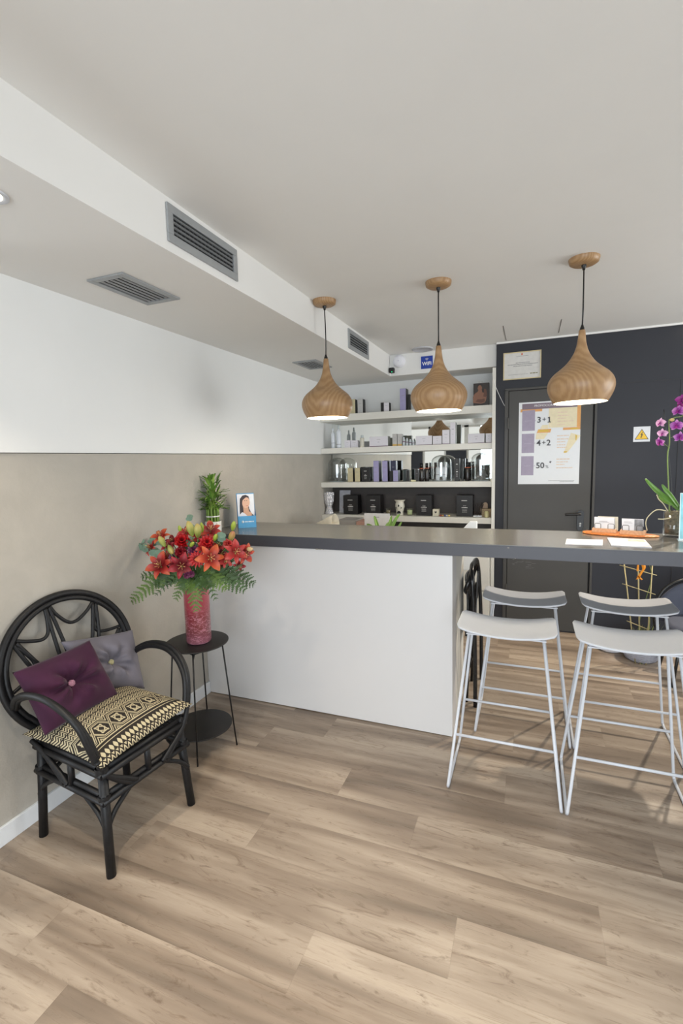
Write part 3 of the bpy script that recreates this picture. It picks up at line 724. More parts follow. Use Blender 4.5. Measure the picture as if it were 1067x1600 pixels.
# bindings where canes cross
for (a, b, z) in ((0.21, -0.197, 0.30), (0.204, 0.193, 0.30), (-0.2, -0.197, 0.30), (0.206, -0.197, 0.41), (0.20, 0.193, 0.41)):
    m = MB(); m.lathe([(0.0225, -0.016), (0.0235, -0.008), (0.0225, 0), (0.0235, 0.008), (0.0225, 0.016)], 16, (a, b, z)); m.build('cane_binding', M_rat, t)

# ------------------------------------------------------------------ cushions
def patterned():
    N = NT('ikat_fabric'); uv = N.n('ShaderNodeUVMap').outputs[0]
    s = N.n('ShaderNodeSeparateXYZ', i_Vector=uv); U, Vv = s.outputs[0], s.outputs[1]   # U from back to front, V across
    M = N.math
    def tri(x, k): f = M('FRACT', M('MULTIPLY', x, k)); return M('ABSOLUTE', M('SUBTRACT', M('MULTIPLY', f, 2.0), 1.0))   # 0..1..0
    def band(a, b): return M('MULTIPLY', M('GREATER_THAN', U, a), M('LESS_THAN', U, b))
    # front zigzag and leaf row
    z1 = M('LESS_THAN', M('FRACT', M('ADD', M('MULTIPLY', U, 26.0), M('MULTIPLY', tri(Vv, 24.0), 0.9))), 0.42)
    b1 = M('MULTIPLY', z1, band(0.955, 1.01))
    d = M('ABSOLUTE', M('DIVIDE', M('SUBTRACT', U, 0.915), 0.037))
    leaf = M('LESS_THAN', M('ADD', M('SUBTRACT', 1.0, tri(Vv, 24.0)), M('MULTIPLY', M('POWER', d, 1.6), 0.85)), 0.80)
    b2 = M('MULTIPLY', leaf, band(0.875, 0.955))
    # thin lines
    ln = M('LESS_THAN', M('ABSOLUTE', M('SUBTRACT', U, 0.848)), 0.004)
    ln2 = M('LESS_THAN', M('ABSOLUTE', M('SUBTRACT', U, 0.812)), 0.006)
    ln3 = M('LESS_THAN', M('ABSOLUTE', M('SUBTRACT', U, 0.560)), 0.006)
    # hexagon band 0.57-0.80
    uu = M('DIVIDE', M('SUBTRACT', U, 0.686), 0.118)       # -1..1
    au = M('ABSOLUTE', uu)
    vv = M('SUBTRACT', M('MULTIPLY', M('FRACT', M('MULTIPLY', Vv, 6.0)), 2.0), 1.0); av = M('ABSOLUTE', vv)
    hexd = M('MAXIMUM', M('ADD', M('MULTIPLY', au, 0.62), M('MULTIPLY', av, 0.95)), M('MULTIPLY', au, 1.16))
    ring = M('LESS_THAN', M('ABSOLUTE', M('SUBTRACT', hexd, 0.86)), 0.050)
    ring2 = M('LESS_THAN', M('ABSOLUTE', M('SUBTRACT', hexd, 1.02)), 0.035)
    cross = M('MULTIPLY', M('LESS_THAN', hexd, 0.66), M('MAXIMUM',
             M('LESS_THAN', M('ABSOLUTE', M('SUBTRACT', M('ADD', au, av), 0.36)), 0.075),
             M('MAXIMUM', M('MULTIPLY', M('LESS_THAN', M('ABSOLUTE', M('SUBTRACT', au, 0.42)), 0.06), M('LESS_THAN', av, 0.42)),
                          M('MULTIPLY', M('LESS_THAN', M('ABSOLUTE', M('SUBTRACT', av, 0.30)), 0.06), M('LESS_THAN', au, 0.52)))))
    outer = M('MULTIPLY', M('GREATER_THAN', hexd, 1.14), M('LESS_THAN', M('FRACT', M('MULTIPLY', hexd, 5.0)), 0.45))
    b3 = M('MULTIPLY', M('MAXIMUM', M('MAXIMUM', ring, ring2), M('MAXIMUM', cross, outer)), band(0.566, 0.806))
    # chevron rows
    ch = M('LESS_THAN', M('FRACT', M('ADD', M('MULTIPLY', U, 30.0), M('MULTIPLY', tri(Vv, 22.0), 1.0))), 0.52)
    gate = M('GREATER_THAN', M('FRACT', M('MULTIPLY', U, 9.0)), 0.12)
    b4 = M('MULTIPLY', M('MULTIPLY', ch, gate), band(0.0, 0.552))
    tot = M('MAXIMUM', M('MAXIMUM', b1, b2), M('MAXIMUM', M('MAXIMUM', b3, b4), M('MAXIMUM', ln, M('MAXIMUM', ln2, ln3))))
    nz = N.noise(N.coord(), 250, 2)
    dark = N.mix(N.math('MULTIPLY', nz, 0.5), rgb(38, 34, 32), rgb(60, 54, 48)); lite = N.mix(nz, rgb(196, 185, 154), rgb(172, 160, 130))
    N.set(Base_Color=N.mix(tot, dark, lite), Roughness=0.85); N.b.inputs['Specular IOR Level'].default_value = 0.2
    N.bump(nz, 0.2, 0.001)
    return N.m
def pillow(name, C, T, material, label, cat, tuft=None, seed=1, nu=40, pinch=0.06, wr=0.0, flatback=0.8, group=None, parent_loc=None):
    """C: 4 world corners (bottom-left, bottom-right, top-right, top-left) seen from the front."""
    C = [Vector(c) for c in C]; cen = sum(C, Vector())/4
    nrm = ((C[1]-C[0]).cross(C[3]-C[0])).normalized()
    if nrm.dot(CAM-cen) < 0: nrm = -nrm
    rnd = random.Random(seed); ph = [rnd.uniform(0, 6.28) for _ in range(8)]
    def base(u, v):
        # edges bow inwards between corners
        x, y = u*2-1, v*2-1
        kx = 1-pinch*(1-abs(y)**2)*1.0*(abs(x)**3); ky = 1-pinch*(1-abs(x)**2)*1.0*(abs(y)**3)
        U, Vv = (x*kx+1)/2, (y*ky+1)/2
        return C[0]*(1-U)*(1-Vv)+C[1]*U*(1-Vv)+C[2]*U*Vv+C[3]*(1-U)*Vv
    def th(u, v):
        x, y = u*2-1, v*2-1
        e = max(0, (1-x**4))**0.5*max(0, (1-y**4))**0.5
        h = e*(0.55+0.45*(1-x*x)*(1-y*y)+0.0)
        if tuft:
            r = math.hypot(x, y); a = math.atan2(y, x)
            h *= 1-0.78*math.exp(-(r/0.26)**2)
            h += e*wr*math.sin(a*5+ph[0]+math.sin(a*2+ph[1]))*math.exp(-((r-0.42)/0.28)**2)
            h += e*wr*0.5*math.sin(a*11+ph[2])*math.exp(-((r-0.35)/0.2)**2)
        h += e*0.03*math.sin(7*x+ph[3])*math.sin(6*y+ph[4])
        return h*T
    t = thing(name, label, cat, cen, 0, group)
    m = MB()
    m.grid(lambda u, v: base(u, v)+nrm*th(u, v)-cen, nu, nu, tfn=True)
    m.grid(lambda u, v: base(u, v)-nrm*th(u, v)*flatback-cen, nu, nu, tfn=True)
    m.build('cover', material, t, weld=True)
    return t, cen, nrm, T, th
F3 = V(math.cos(TH), math.sin(TH), 0); S3 = V(-math.sin(TH), math.cos(TH), 0); O3 = V(-1.66, 1.434, 0)
def cl(a, b, z): return O3+F3*a+S3*b+V(0, 0, z)
# seat cushion: U runs back to front
C = [cl(-0.235, -0.240, 0.462), cl(0.248, -0.222, 0.446), cl(0.232, 0.240, 0.472), cl(-0.235, 0.235, 0.470)]
t, cen, nrm, T, th = pillow('seat_cushion', C, 0.062, patterned(), 'flat black and cream patterned cushion on the seat of the rattan armchair', 'cushion', nu=44, pinch=0.05, flatback=0.55)
M_purple = mat('purple_velvet', (56, 8, 44), 0.85, vary=0.22, scale=9, sheen=0.12)
M_grey = mat('grey_velvet', (108, 105, 115), 0.85, vary=0.08, scale=9, sheen=0.15)
def on_plane(px, py, a, lean, z0=0.47):
    n = (F3+V(0, 0, lean)).normalized(); p = cl(a, 0, z0); d = ray(px, py); k = (p-CAM).dot(n)/d.dot(n); return CAM+d*k
def scatter_button(t, cen, nrm, h, r, label=None):
    m = MB(); M = nrm.to_track_quat('Z', 'Y').to_matrix()
    m.ell(nrm*h, (r, r, r*0.45), M, 20, 10)
    for k in range(46):
        a = k*2.39996; q = r*0.95*math.sqrt((k+0.5)/46); zz = math.sqrt(max(0, 1-(q/r)**2))*r*0.45
        m.ell(nrm*(h+zz)+M @ V(q*math.cos(a), q*math.sin(a), 0), (0.0022,)*3, None, 6, 4)
    m.build('crystal_button', label, t)
cs = [on_plane(x, y, -0.165, 0.35) for x, y in ((140, 1080), (226, 1076), (207, 984), (94, 1003))]
t, cen, nrm, T, th = pillow('grey_cushion', cs, 0.066, M_grey, 'grey velvet cushion with a tufted crystal button leaning behind the purple one', 'cushion', tuft=True, seed=3, wr=0.24, pinch=0.04)
scatter_button(t, cen, nrm, 0.020, 0.0135, mat('silver_crystal', (206, 200, 160), 0.25, 0.5, vary=0.3, scale=400))
cs = [on_plane(x, y, -0.055, 0.50) for x, y in ((70, 1150), (185, 1085), (140, 1000), (19, 1051))]
t, cen, nrm, T, th = pillow('purple_cushion', cs, 0.075, M_purple, 'purple velvet cushion with a tufted crystal button on the rattan armchair', 'cushion', tuft=True, seed=8, wr=0.26, pinch=0.04)
scatter_button(t, cen, nrm, 0.022, 0.0145, mat('pink_crystal', (200, 150, 170), 0.25, 0.5, vary=0.3, scale=400))

# ------------------------------------------------------------------ round side table with vase
TC = V(-1.656, 2.010, 0)
t = thing('side_table', 'round black metal two tier side table in front of the counter corner', 'table', TC)
m = MB(); m.lathe([(0, 0.598), (0.164, 0.598), (0.166, 0.597), (0.166, 0.593), (0.164, 0.592), (0, 0.592)], 56); m.build('tabletop', M_black, t)
m = MB(); m.lathe([(0, 0.123), (0.160, 0.123), (0.162, 0.122), (0.162, 0.118), (0.160, 0.117), (0, 0.117)], 56); m.build('lower_shelf', M_black, t)
for a in (-61, 20, 119, 200):
    c_, s_ = math.cos(math.radians(a)), math.sin(math.radians(a))
    m = MB(); m.tube([(0.187*c_, 0.187*s_, 0.0), (0.135*c_, 0.135*s_, 0.590)], 0.0042, 8); m.build('leg', M_black, t)
m = MB(); pr = [(0.137*math.cos(math.radians(a)), 0.137*math.sin(math.radians(a)), 0.576) for a in (-61, 20, 119, 200)]
for i in range(4): m.tube([pr[i], pr[(i+1) % 4]], 0.0035, 6)
m.tube([(0.137*math.cos(math.radians(-61)), 0.137*math.sin(math.radians(-61)), 0.545), (0.06, -0.09, 0.590)], 0.003, 6)
m.build('top_brace', M_black, t)
VC = V(-1.644, 2.012, 0.5985)
N = NT('frosted_red_glass'); co = N.coord('Object'); z = N.n('ShaderNodeSeparateXYZ', i_Vector=co).outputs[2]
g = N.ramp(N.math('DIVIDE', z, 0.31), [(0.0, rgb(146, 92, 106)), (0.25, rgb(112, 48, 52)), (0.5, rgb(120, 44, 50)), (0.68, rgb(150, 58, 68)), (1.0, rgb(176, 78, 90))])
cr1 = N.noise(N.map(co, (1, 1, 2.2)), 46, 5, 0.7, 1.2)
mask = N.math('MULTIPLY', N.ramp(cr1, [(0.50, (0,0,0,1)), (0.60, (1,1,1,1))]), N.ramp(N.math('DIVIDE', z, 0.31), [(0.0, (1,1,1,1)), (0.45, (0.8,0.8,0.8,1)), (0.7, (0,0,0,1))]))
N.set(Base_Color=N.mix(N.math('MULTIPLY', mask, 0.6), g, rgb(214, 150, 168)), Roughness=0.28); N.b.inputs['Coat Weight'].default_value = 0.5
N.bump(cr1, 0.25, 0.002)
t = thing('glass_vase', 'tall cylindrical mottled red glass vase on the black side table', 'vase', VC)
m = MB(); m.lathe([(0, 0), (0.058, 0), (0.063, 0.004), (0.066, 0.014), (0.066, 0.300), (0.0655, 0.308), (0.063, 0.308), (0.0625, 0.300), (0.062, 0.02), (0, 0.015)], 56); m.build('vessel', N.m, t)

# ------------------------------------------------------------------ bouquet
BC = VC + V(0, 0, 0.30)
BQ = thing('flower_bouquet', 'large bouquet of orange and red lilies with fern in the red vase', 'bouquet', BC)
P_or = petal_mat('orange_lily_petal', (130, 14, 20), (218, 116, 74), (186, 50, 36))
P_or2 = petal_mat('bright_orange_lily_petal', (160, 34, 18), (224, 122, 66), (206, 78, 36))
P_red = petal_mat('red_lily_petal', (110, 8, 24), (190, 60, 70), (158, 14, 34))
P_rst = petal_mat('rust_lily_petal', (160, 30, 30), (204, 90, 78), (186, 44, 40))
P_ger = petal_mat('scarlet_petal', (120, 4, 10), (200, 20, 26), (190, 8, 16))
P_drk = petal_mat('crimson_petal', (96, 2, 16), (150, 10, 28))
P_pur = petal_mat('plum_petal', (70, 12, 50), (112, 30, 78))
P_bud = petal_mat('lily_bud_green', (150, 160, 70), (206, 170, 96), (196, 188, 108))
P_bdg = petal_mat('young_bud_green', (140, 170, 50), (186, 200, 80))
P_bdo = petal_mat('rosy_bud', (170, 160, 80), (200, 120, 90), (186, 150, 86))
P_cre = petal_mat('cream_bud', (206, 180, 120), (228, 196, 150))
M_sta = mat('stamen_brown', (92, 40, 24), 0.7)
M_pis = mat('pistil_pale', (214, 168, 110), 0.6)
M_stem = mat('stem_green', (84, 108, 52), 0.6)
M_fern = mat('fern_green', (56, 82, 38), 0.6, vary=0.35, scale=12)
M_fern2 = mat('fern_light_green', (86, 112, 46), 0.6, vary=0.3, scale=12)
M_euc = mat('eucalyptus_green', (112, 138, 118), 0.7, vary=0.15)
M_leafd = mat('dark_leaf_green', (44, 70, 36), 0.5, vary=0.2)
def frame(d):
    d = Vector(d).normalized(); q = d.to_track_quat('Z', 'Y'); return q.to_matrix()
def petal(m, M, c, ang, L, Wd, rise, curl, n=8, k=5):
    ca, sa = math.cos(ang), math.sin(ang)
    def fn(u, v):
        w = Wd*(math.sin(PI*min(1, u**0.85*0.96+0.04)))**0.8*(v*2-1)
        if u > 0.99: w *= 0.15
        r = L*(u*0.95); zz = rise*math.sin(u*PI*0.5)-curl*u**3.0 + 0.25*abs(v*2-1)**2*Wd*(1-u*0.6) - 0.10*Wd*(1-abs(v*2-1))
        return c+M @ V(r*ca-w*sa, r*sa+w*ca, zz)
    m.grid(fn, n, k, tfn=True)
def lily(px, py, Y, R, pm, face, name='lily_flower', opening=0.45, spin=0.0):
    c = at_y(px, py, Y)-BC; M = frame(face); m = MB()
    for i in range(6):
        a = spin+i*PI/3; petal(m, M, c+M @ V(0, 0, -0.01 if i % 2 else -0.014), a, R*(1.0 if i % 2 else 0.95), R*(0.26 if i % 2 else 0.19), R*opening, R*0.30)
    fl_ = m.build(name, pm, BQ, weld=True)
    m = MB()
    for i in range(6):
        a = spin+i*PI/3+0.5; e = c+M @ V(R*0.26*math.cos(a), R*0.26*math.sin(a), R*0.50)
        m.tube([c, c+(e-c)*0.5+M @ V(0,0,R*0.06), e], R*0.014, 5, mi=1); m.ell(e, (R*0.022, R*0.022, R*0.07), frame(M @ V(math.sin(a), -math.cos(a), 0.3)), 6, 5)
    m.tube([c, c+M @ V(0, 0, R*0.62)], [R*0.022, R*0.03], 6, mi=1)
    m.build('stamens', [M_sta, M_pis], fl_)
    STEMS.append(c); return fl_
STEMS = []
toC = (CAM-at_y(308, 880, 2.0)).normalized()
UP = V(0, 0, 1); RT = V(0.93, -0.37, 0)
def fd(r, u, k=1.0): return toC*k+RT*r+UP*u
lily(251, 884, 1.93, 0.085, P_or, fd(-0.45, 0.1), spin=0.35, opening=0.55)
lily(329, 872, 1.90, 0.082, P_or2, fd(0.18, 0.1), spin=0.0, opening=0.35)
lily(251, 838, 2.02, 0.062, P_or2, fd(-0.5, 0.5), spin=0.2)
lily(329, 829, 2.05, 0.070, P_or, fd(0.2, 0.9), spin=0.5)
lily(284, 884, 1.90, 0.078, P_red, fd(-0.1, -0.05), spin=0.25)
lily(368, 862, 1.96, 0.070, P_rst, fd(0.4, 0.1), spin=0.5)
lily(382, 865, 2.00, 0.062, P_or, fd(1.0, -0.25), spin=0.1)
lily(236, 856, 2.03, 0.060, P_rst, fd(-0.9, 0.1), spin=0.1)
lily(291, 832, 2.06, 0.055, P_rst, fd(-0.1, 0.9), spin=0.3)
lily(345, 867, 1.98, 0.060, P_red, fd(0.4, 0.2), spin=0.8)
lily(374, 884, 2.00, 0.040, P_red, fd(0.6, -0.5), spin=0.8)
lily(269, 846, 2.05, 0.050, P_drk, fd(-0.4, 0.4), spin=0.8)
lily(262, 868, 1.99, 0.050, P_rst, fd(-0.4, 0.4), spin=0.5)
lily(312, 843, 2.02, 0.050, P_rst, fd(0.1, 0.6), spin=0.2)
for a in ((318, 856, 1.94, .046, P_rst, fd(.1, .3), .2), (262, 853, 1.98, .044, P_red, fd(-.4, .3), .6), (300, 872, 1.96, .040, P_rst, fd(0, .0), .1), (341, 852, 1.97, .044, P_rst, fd(.3, .5), .4), (272, 884, 1.95, .044, P_red, fd(-.3, -.2), .9), (352, 876, 1.95, .046, P_rst, fd(.4, -.1), .3), (310, 834, 2.0, .040, P_red, fd(.0, .8), .5)):
    lily(*a[:6], spin=a[6])
def rosette(name, px, py, Y, R, pm, face, layers, kind='rose', centre=None):
    c = at_y(px, py, Y)-BC; M = frame(face); m = MB()
    for li, (n, rr, rise, wd) in enumerate(layers):
        for i in range(n): petal(m, M, c+M @ V(0, 0, 0.004*li), i*2*PI/n+li*0.4, R*rr, R*wd, R*rise, R*0.12, 5, 4)
    o = m.build(name, pm, BQ, weld=True); STEMS.append(c)
    if centre:
        m = MB(); m.ell(c+M @ V(0, 0, R*0.14), (R*0.22, R*0.22, R*0.12), M, 12, 6); m.build('flower_centre', centre, o)
    return o
rosette('gerbera_flower', 307.5, 873.5, 1.90, 0.047, P_ger, fd(0, 0.05), [(14, 1.0, .10, .16), (12, .82, .2, .15)], centre=mat('gerbera_centre', (60, 14, 14), 0.9))
rosette('carnation_flower', 323.5, 848, 1.95, 0.045, P_ger, fd(0.1, 0.3), [(12, 1.0, .2, .3), (10, .75, .45, .3), (7, .5, .7, .3)])
rosette('rose_flower', 285, 846, 1.97, 0.046, P_ger, fd(-0.1, 0.35), [(7, 1.0, .3, .5), (6, .8, .6, .5), (5, .5, .8, .4)])
rosette('rose_flower', 283, 863, 1.95, 0.036, P_drk, fd(-0.1, 0.2), [(7, 1.0, .3, .5), (6, .8, .6, .5), (5, .5, .8, .4)])
rosette('chrysanthemum_flower', 302, 859, 1.95, 0.036, P_pur, fd(0, 0.3), [(12, 1.0, .1, .2), (10, .8, .3, .2), (8, .5, .5, .2)])
rosette('chrysanthemum_flower', 272, 871, 1.97, 0.034, P_pur, fd(-0.3, 0.1), [(12, 1.0, .1, .2), (10, .8, .3, .2), (8, .5, .5, .2)])
rosette('carnation_flower', 344, 880, 1.97, 0.030, P_drk, fd(0.3, 0), [(10, 1.0, .2, .3), (9, .75, .45, .3), (7, .5, .7, .3)])
rosette('carnation_flower', 357, 850, 1.97, 0.032, P_rst, fd(0.3, 0.3), [(10, 1.0, .2, .3), (9, .75, .45, .3), (7, .5, .7, .3)])
for px, py in ((292, 899), (299, 897)): rosette('carnation_flower', px, py, 1.89, 0.020, P_pur, fd(0, -0.2), [(8, 1.0, .2, .4), (7, .7, .5, .4)])
def bud(px, py, Y, L, ang, pm, r=0.25):
    c = at_y(px, py, Y)-BC; a = math.radians(ang); d = (RT*math.cos(a)+UP*math.sin(a)+toC*0.25).normalized(); M = frame(d)
    m = MB(); prof = [(0.05, 0), (.10, .06), (.18, .2), (.25, .45), (.245, .62), (.19, .8), (.10, .93), (0, 1)]
    def fn(u, v):
        x = u*(len(prof)-1); i = min(int(x), len(prof)-2); f = x-i
        rr = (prof[i][0]*(1-f)+prof[i+1][0]*f)*L*r/0.25*(1+0.10*math.cos(3*2*PI*v)); zz = (prof[i][1]*(1-f)+prof[i+1][1]*f)*L
        return c-d*L/2+M @ V(rr*math.cos(2*PI*v), rr*math.sin(2*PI*v), zz)
    m.grid(fn, 14, 12, tfn=True); m.build('lily_bud', pm, BQ, weld=True); STEMS.append(c-d*L/2)
for a in ((297, 826, 1.96, 0.085, 118, P_bud, .22), (308.5, 829, 1.95, 0.080, 88, P_bud, .24), (253, 846, 1.93, 0.070, 140, P_bud, .22), (266.5, 858.5, 1.92, 0.070, -42, P_bud, .22),
          (336.5, 840, 1.95, 0.055, 55, P_bdg, .20), (300, 851, 1.92, 0.058, 35, P_bdg, .18), (364.5, 822, 1.98, 0.062, 68, P_bdg, .20), (362, 838, 1.97, 0.072, 60, P_bdo, .22),
          (315, 824, 2.0, 0.055, 95, P_bdg, .20), (390, 858, 2.0, 0.055, 5, P_cre, .22), (281, 827, 2.05, 0.045, 110, P_bdg, .22)): bud(*a)
def frond(name, p0, p1, sag, L2, n, material, seedv=0, wmax=0.06):
    rnd = random.Random(seedv); m = MB(); p0, p1 = Vector(p0), Vector(p1)
    mid = p0.lerp(p1, 0.5)+V(0, 0, sag); pts = cr([p0, mid, p1], 10); m.tube(pts, [0.0018*(1-i/len(pts))+0.0006 for i in range(len(pts))], 5)
    N_ = n
    for i in range(2, N_):
        u = i/N_; x = u*(len(pts)-1); j = min(int(x), len(pts)-2); c = pts[j].lerp(pts[j+1], x-j); tg = (pts[j+1]-pts[j]).normalized()
        side = tg.cross(toC).normalized(); L = wmax*(math.sin(PI*(0.12+0.88*u)))**0.7*(1.0 if u < .8 else 1)+0.006
        for sg in (-1, 1):
            dr = (side*sg*0.86+tg*0.62+toC*rnd.uniform(-.35, .35)+UP*rnd.uniform(-.25, .05)).normalized(); nb = max(3, int(L/0.008)); perp = dr.cross(toC).normalized()
            Lx = L*rnd.uniform(.8, 1.1)
            for q in range(nb):
                s = (q+0.5)/nb; bc = c+dr*Lx*s; bl = Lx*0.36*(1-s*0.72)
                for s2 in (-1, 1):
                    e = bc+(dr*0.75+perp*s2).normalized()*bl; w = dr*Lx/nb*0.62
                    m.poly([bc-w, e, bc+w*1.3])
            m.poly([c-tg*0.001, c+dr*Lx*0.98, c+tg*0.001])
    return m.build(name, material, BQ, smooth=False)
def fr(px, py, Y, sag, n=13, w=0.055, mt=M_fern, seed=0, start=(305, 905)):
    frond('fern_frond', at_y(start[0], start[1], 1.97)-BC, at_y(px, py, Y)-BC, sag, 0, n, mt, seed, w)
for i, a in enumerate(((204, 942, 1.92, .075, 19, .055, M_fern2), (216, 902, 2.0, .03, 15, .045, M_fern), (398, 914, 1.97, .06, 18, .060, M_fern), (306, 957, 1.86, .050, 14, .045, M_fern2, ),
        (338, 938, 1.87, .05, 12, .035, M_fern), (274, 938, 1.88, .04, 12, .040, M_fern2), (384, 924, 1.90, .06, 16, .055, M_fern), (242, 931, 1.90, .05, 12, .03, M_fern), (240, 915, 1.93, .04, 14, .05, M_fern),
        (355, 922, 1.89, .05, 14, .055, M_fern2), (330, 918, 1.88, .04, 12, .05, M_fern), (285, 922, 1.88, .03, 12, .045, M_fern), (372, 900, 2.02, .04, 14, .05, M_fern), (258, 902, 2.02, .04, 14, .05, M_fern), (318, 930, 1.87, .05, 12, .04, M_fern))):
    fr(a[0], a[1], a[2], a[3], a[4], a[5], a[6], i)
def eucal(pts, n, r, seedv):
    rnd = random.Random(seedv); m = MB(); pts = cr([Vector(p)-BC for p in pts], 8); m.tube(pts, 0.0016, 5)
    for i in range(n):
        u = 0.35+0.65*i/(n-1); x = u*(len(pts)-1); j = min(int(x), len(pts)-2); c = pts[j].lerp(pts[j+1], x-j)
        for s in (-1, 1):
            d = (V(rnd.uniform(-1, 1), rnd.uniform(-1, 1), rnd.uniform(-.6, 1))).normalized(); M = frame((toC+d*0.7).normalized()); cc = c+d*r*0.8
            m.prism([cc+M @ V(r*math.cos(2*PI*k/9)*1.15, r*math.sin(2*PI*k/9)*0.85, 0.001*math.cos(2*PI*k/9)) for k in range(9)], M @ V(0, 0, 0.0006))
    return m.build('eucalyptus_sprig', M_euc, BQ)
eucal([at_y(305, 900, 1.98), at_y(255, 870, 2.0), at_y(216, 848, 2.02)], 7, 0.021, 1)
eucal([at_y(305, 900, 2.0), at_y(262, 860, 2.05), at_y(237, 843, 2.06)], 5, 0.017, 2)
eucal([at_y(310, 900, 2.0), at_y(335, 860, 2.0), at_y(347, 838, 1.99)], 8, 0.018, 3)
eucal([at_y(305, 900, 2.05), at_y(298, 850, 2.1), at_y(295, 810, 2.12)], 4, 0.016, 4)
m = MB()
for c in STEMS:
    e = V(c.x*0.12, c.y*0.12, -0.04); m.tube(cr([e, e.lerp(c, 0.5)+V(c.x*0.0, 0, 0.03), c-V(0, 0, 0.005)], 5), 0.0028, 6)
m.build('stems', M_stem, BQ)
m = MB(); rnd = random.Random(11)
for i in range(46):     # broad dark leaves that fill the heart of the bouquet
    c = at_y(rnd.uniform(252, 366), rnd.uniform(852, 905), rnd.uniform(1.96, 2.08))-BC; M = frame((toC+V(rnd.uniform(-.8, .8), rnd.uniform(-.3, .3), rnd.uniform(-.4, .8))).normalized()); a = rnd.uniform(0, 6.28)
    petal(m, M, c, a, 0.06, 0.014, 0.01, 0.01, 6, 2)
m.build('leaves', M_leafd, BQ)
# ------------------------------------------------------------------ goods on the shelves
M_cb = mat('carton_black', (26, 24, 25), 0.45); M_cl = mat('carton_lilac', (156, 150, 188), 0.5); M_cc = mat('carton_cream', (196, 184, 148), 0.5)
M_cg = mat('carton_pale_grey', (186, 184, 182), 0.5); M_cw = mat('carton_white', (222, 218, 224), 0.45, vary=0.01); M_cd = mat('carton_dark_blue', (58, 60, 84), 0.45)
M_cgs = mat('carton_grey_side', (150, 150, 142), 0.5); M_teal = mat('carton_dark_teal', (40, 52, 52), 0.4); M_gold = mat('gold_print', (216, 176, 96), 0.5)
M_pl = mat('plum_print', (120, 84, 110), 0.6); M_lgt = mat('light_print', (206, 204, 200), 0.6); M_gp = mat('faint_grey_print', (150, 148, 154), 0.6)
def carton(name, px0, px1, pyt, Y, dep, zs, body, front, label, marks=None, group=None, strip=None, cat='box'):
    x0, x1 = at_y(px0, pyt+10, Y).x, at_y(px1, pyt+10, Y).x; z1 = at_y((px0+px1)/2, pyt, Y).z; w, h = x1-x0, z1-zs-0.001
    t = thing(name, label, cat, ((x0+x1)/2, Y, zs+0.001), 0, group)
    m = MB(); m.box(-w/2, w/2, 0.0012, dep, 0, h); m.build('carton', body, t, bevel=0.001)
    m = MB(); m.box(-w/2+0.0008, w/2-0.0008, 0, 0.0014, 0.0008, h-0.0008); m.build('front_panel', front or body, t)
    if marks:
        m = MB()
        if marks == 'black':
            m.box(-w*.19, w*.15, -0.0004, 0, h*.735, h*.765); m.box(-w*.10, w*.10, -0.0004, 0, h*.50, h*.512); m.prism([(-w*.2, -0.0004, h*.40), (w*.2, -0.0004, h*.40), (w*.17, -0.0004, h*.43), (w*.05, -0.0004, h*.445), (-w*.17, -0.0004, h*.43)], (0, .0004, 0))
            for k in range(4): m.box(-w*.15, w*.15, -0.0004, 0, h*(.20+.045*k), h*(.208+.045*k))
            mt = M_lgt
        elif marks == 'mid': m.box(-w*.22, w*.22, -0.0004, 0, h*.68, h*.70); m.box(-w*.1, w*.1, -0.0004, 0, h*.45, h*.462); m.box(-w*.06, w*.06, -0.0004, 0, h*.2, h*.212); mt = M_gp
        elif marks == 'wide': m.box(-w*.10, w*.10, -0.0004, 0, h*.70, h*.73); m.box(-w*.04, w*.04, -0.0004, 0, h*.42, h*.46); mt = M_gp
        m.build('printed_text', mt, t)
    if strip:
        m = MB(); m.box(-w/2+0.001, w/2-0.001, -0.0003, 0.0, 0.001, h*strip[0]); m.build('coloured_strip', strip[1], t)
    return t
def bottle(name, pxc, pyt, Y, r, zs, prof, body, cap, label, group=None, band=None):
    z1 = at_y(pxc, pyt, Y).z; x = at_y(pxc, pyt+12, Y).x; h = z1-zs-0.001
    t = thing(name, label, 'bottle', (x, Y, zs+0.001), 0, group)
    pb, pc = prof
    m = MB(); m.lathe([(a*r, b*h) for a, b in pb], 20); m.build('body', body, t)
    m = MB(); m.lathe([(a*r, b*h) for a, b in pc], 16); m.build('cap', cap, t)
    if band: m = MB(); m.lathe([(r*1.01, h*band[0]), (r*1.01, h*band[1])], 20); m.build('printed_band', band[2], t)
    return t
G1, G2, G3, G4 = 'cartons on the topmost shelf', 'cartons on the second shelf', 'cartons on the third shelf', 'black cartons on the lowest shelf'
# topmost shelf
carton('product_box', 545.5, 555, 624, 4.57, 0.07, ZS1, M_cb, M_cc, 'small black box with a cream front at the left end of the topmost shelf', 'mid', G1)
carton('product_box', 558.8, 566.8, 623.5, 4.57, 0.08, ZS1, M_cb, M_cg, 'small black box with a pale grey front, second from the left on the topmost shelf', 'mid', G1)
carton('product_box', 594.8, 599.2, 629, 4.60, 0.05, ZS1, M_cb, M_cb, 'little all black box directly left of the white fronted one on the topmost shelf', None, G1)
carton('product_box', 599.6, 607.8, 629, 4.57, 0.07, ZS1, M_cb, M_cw, 'little black box with a white front standing mid left on the topmost shelf', 'mid', G1)
carton('product_box', 624.6, 634, 607, 4.57, 0.10, ZS1, M_cb, M_cl, 'tall black box with a lilac front on the topmost shelf left of the middle pendant', 'mid', G1)
carton('product_box', 637.5, 640.5, 616, 4.62, 0.05, ZS1, M_cb, M_cb, 'thin black box right behind the tall lilac one on the topmost shelf', None, G1)
carton('product_box', 712, 719.5, 597, 4.57, 0.10, ZS1, M_cb, mat('carton_brown', (50, 36, 30), 0.5), 'tall dark brown box on the topmost shelf half hidden by the middle pendant', None, G1)
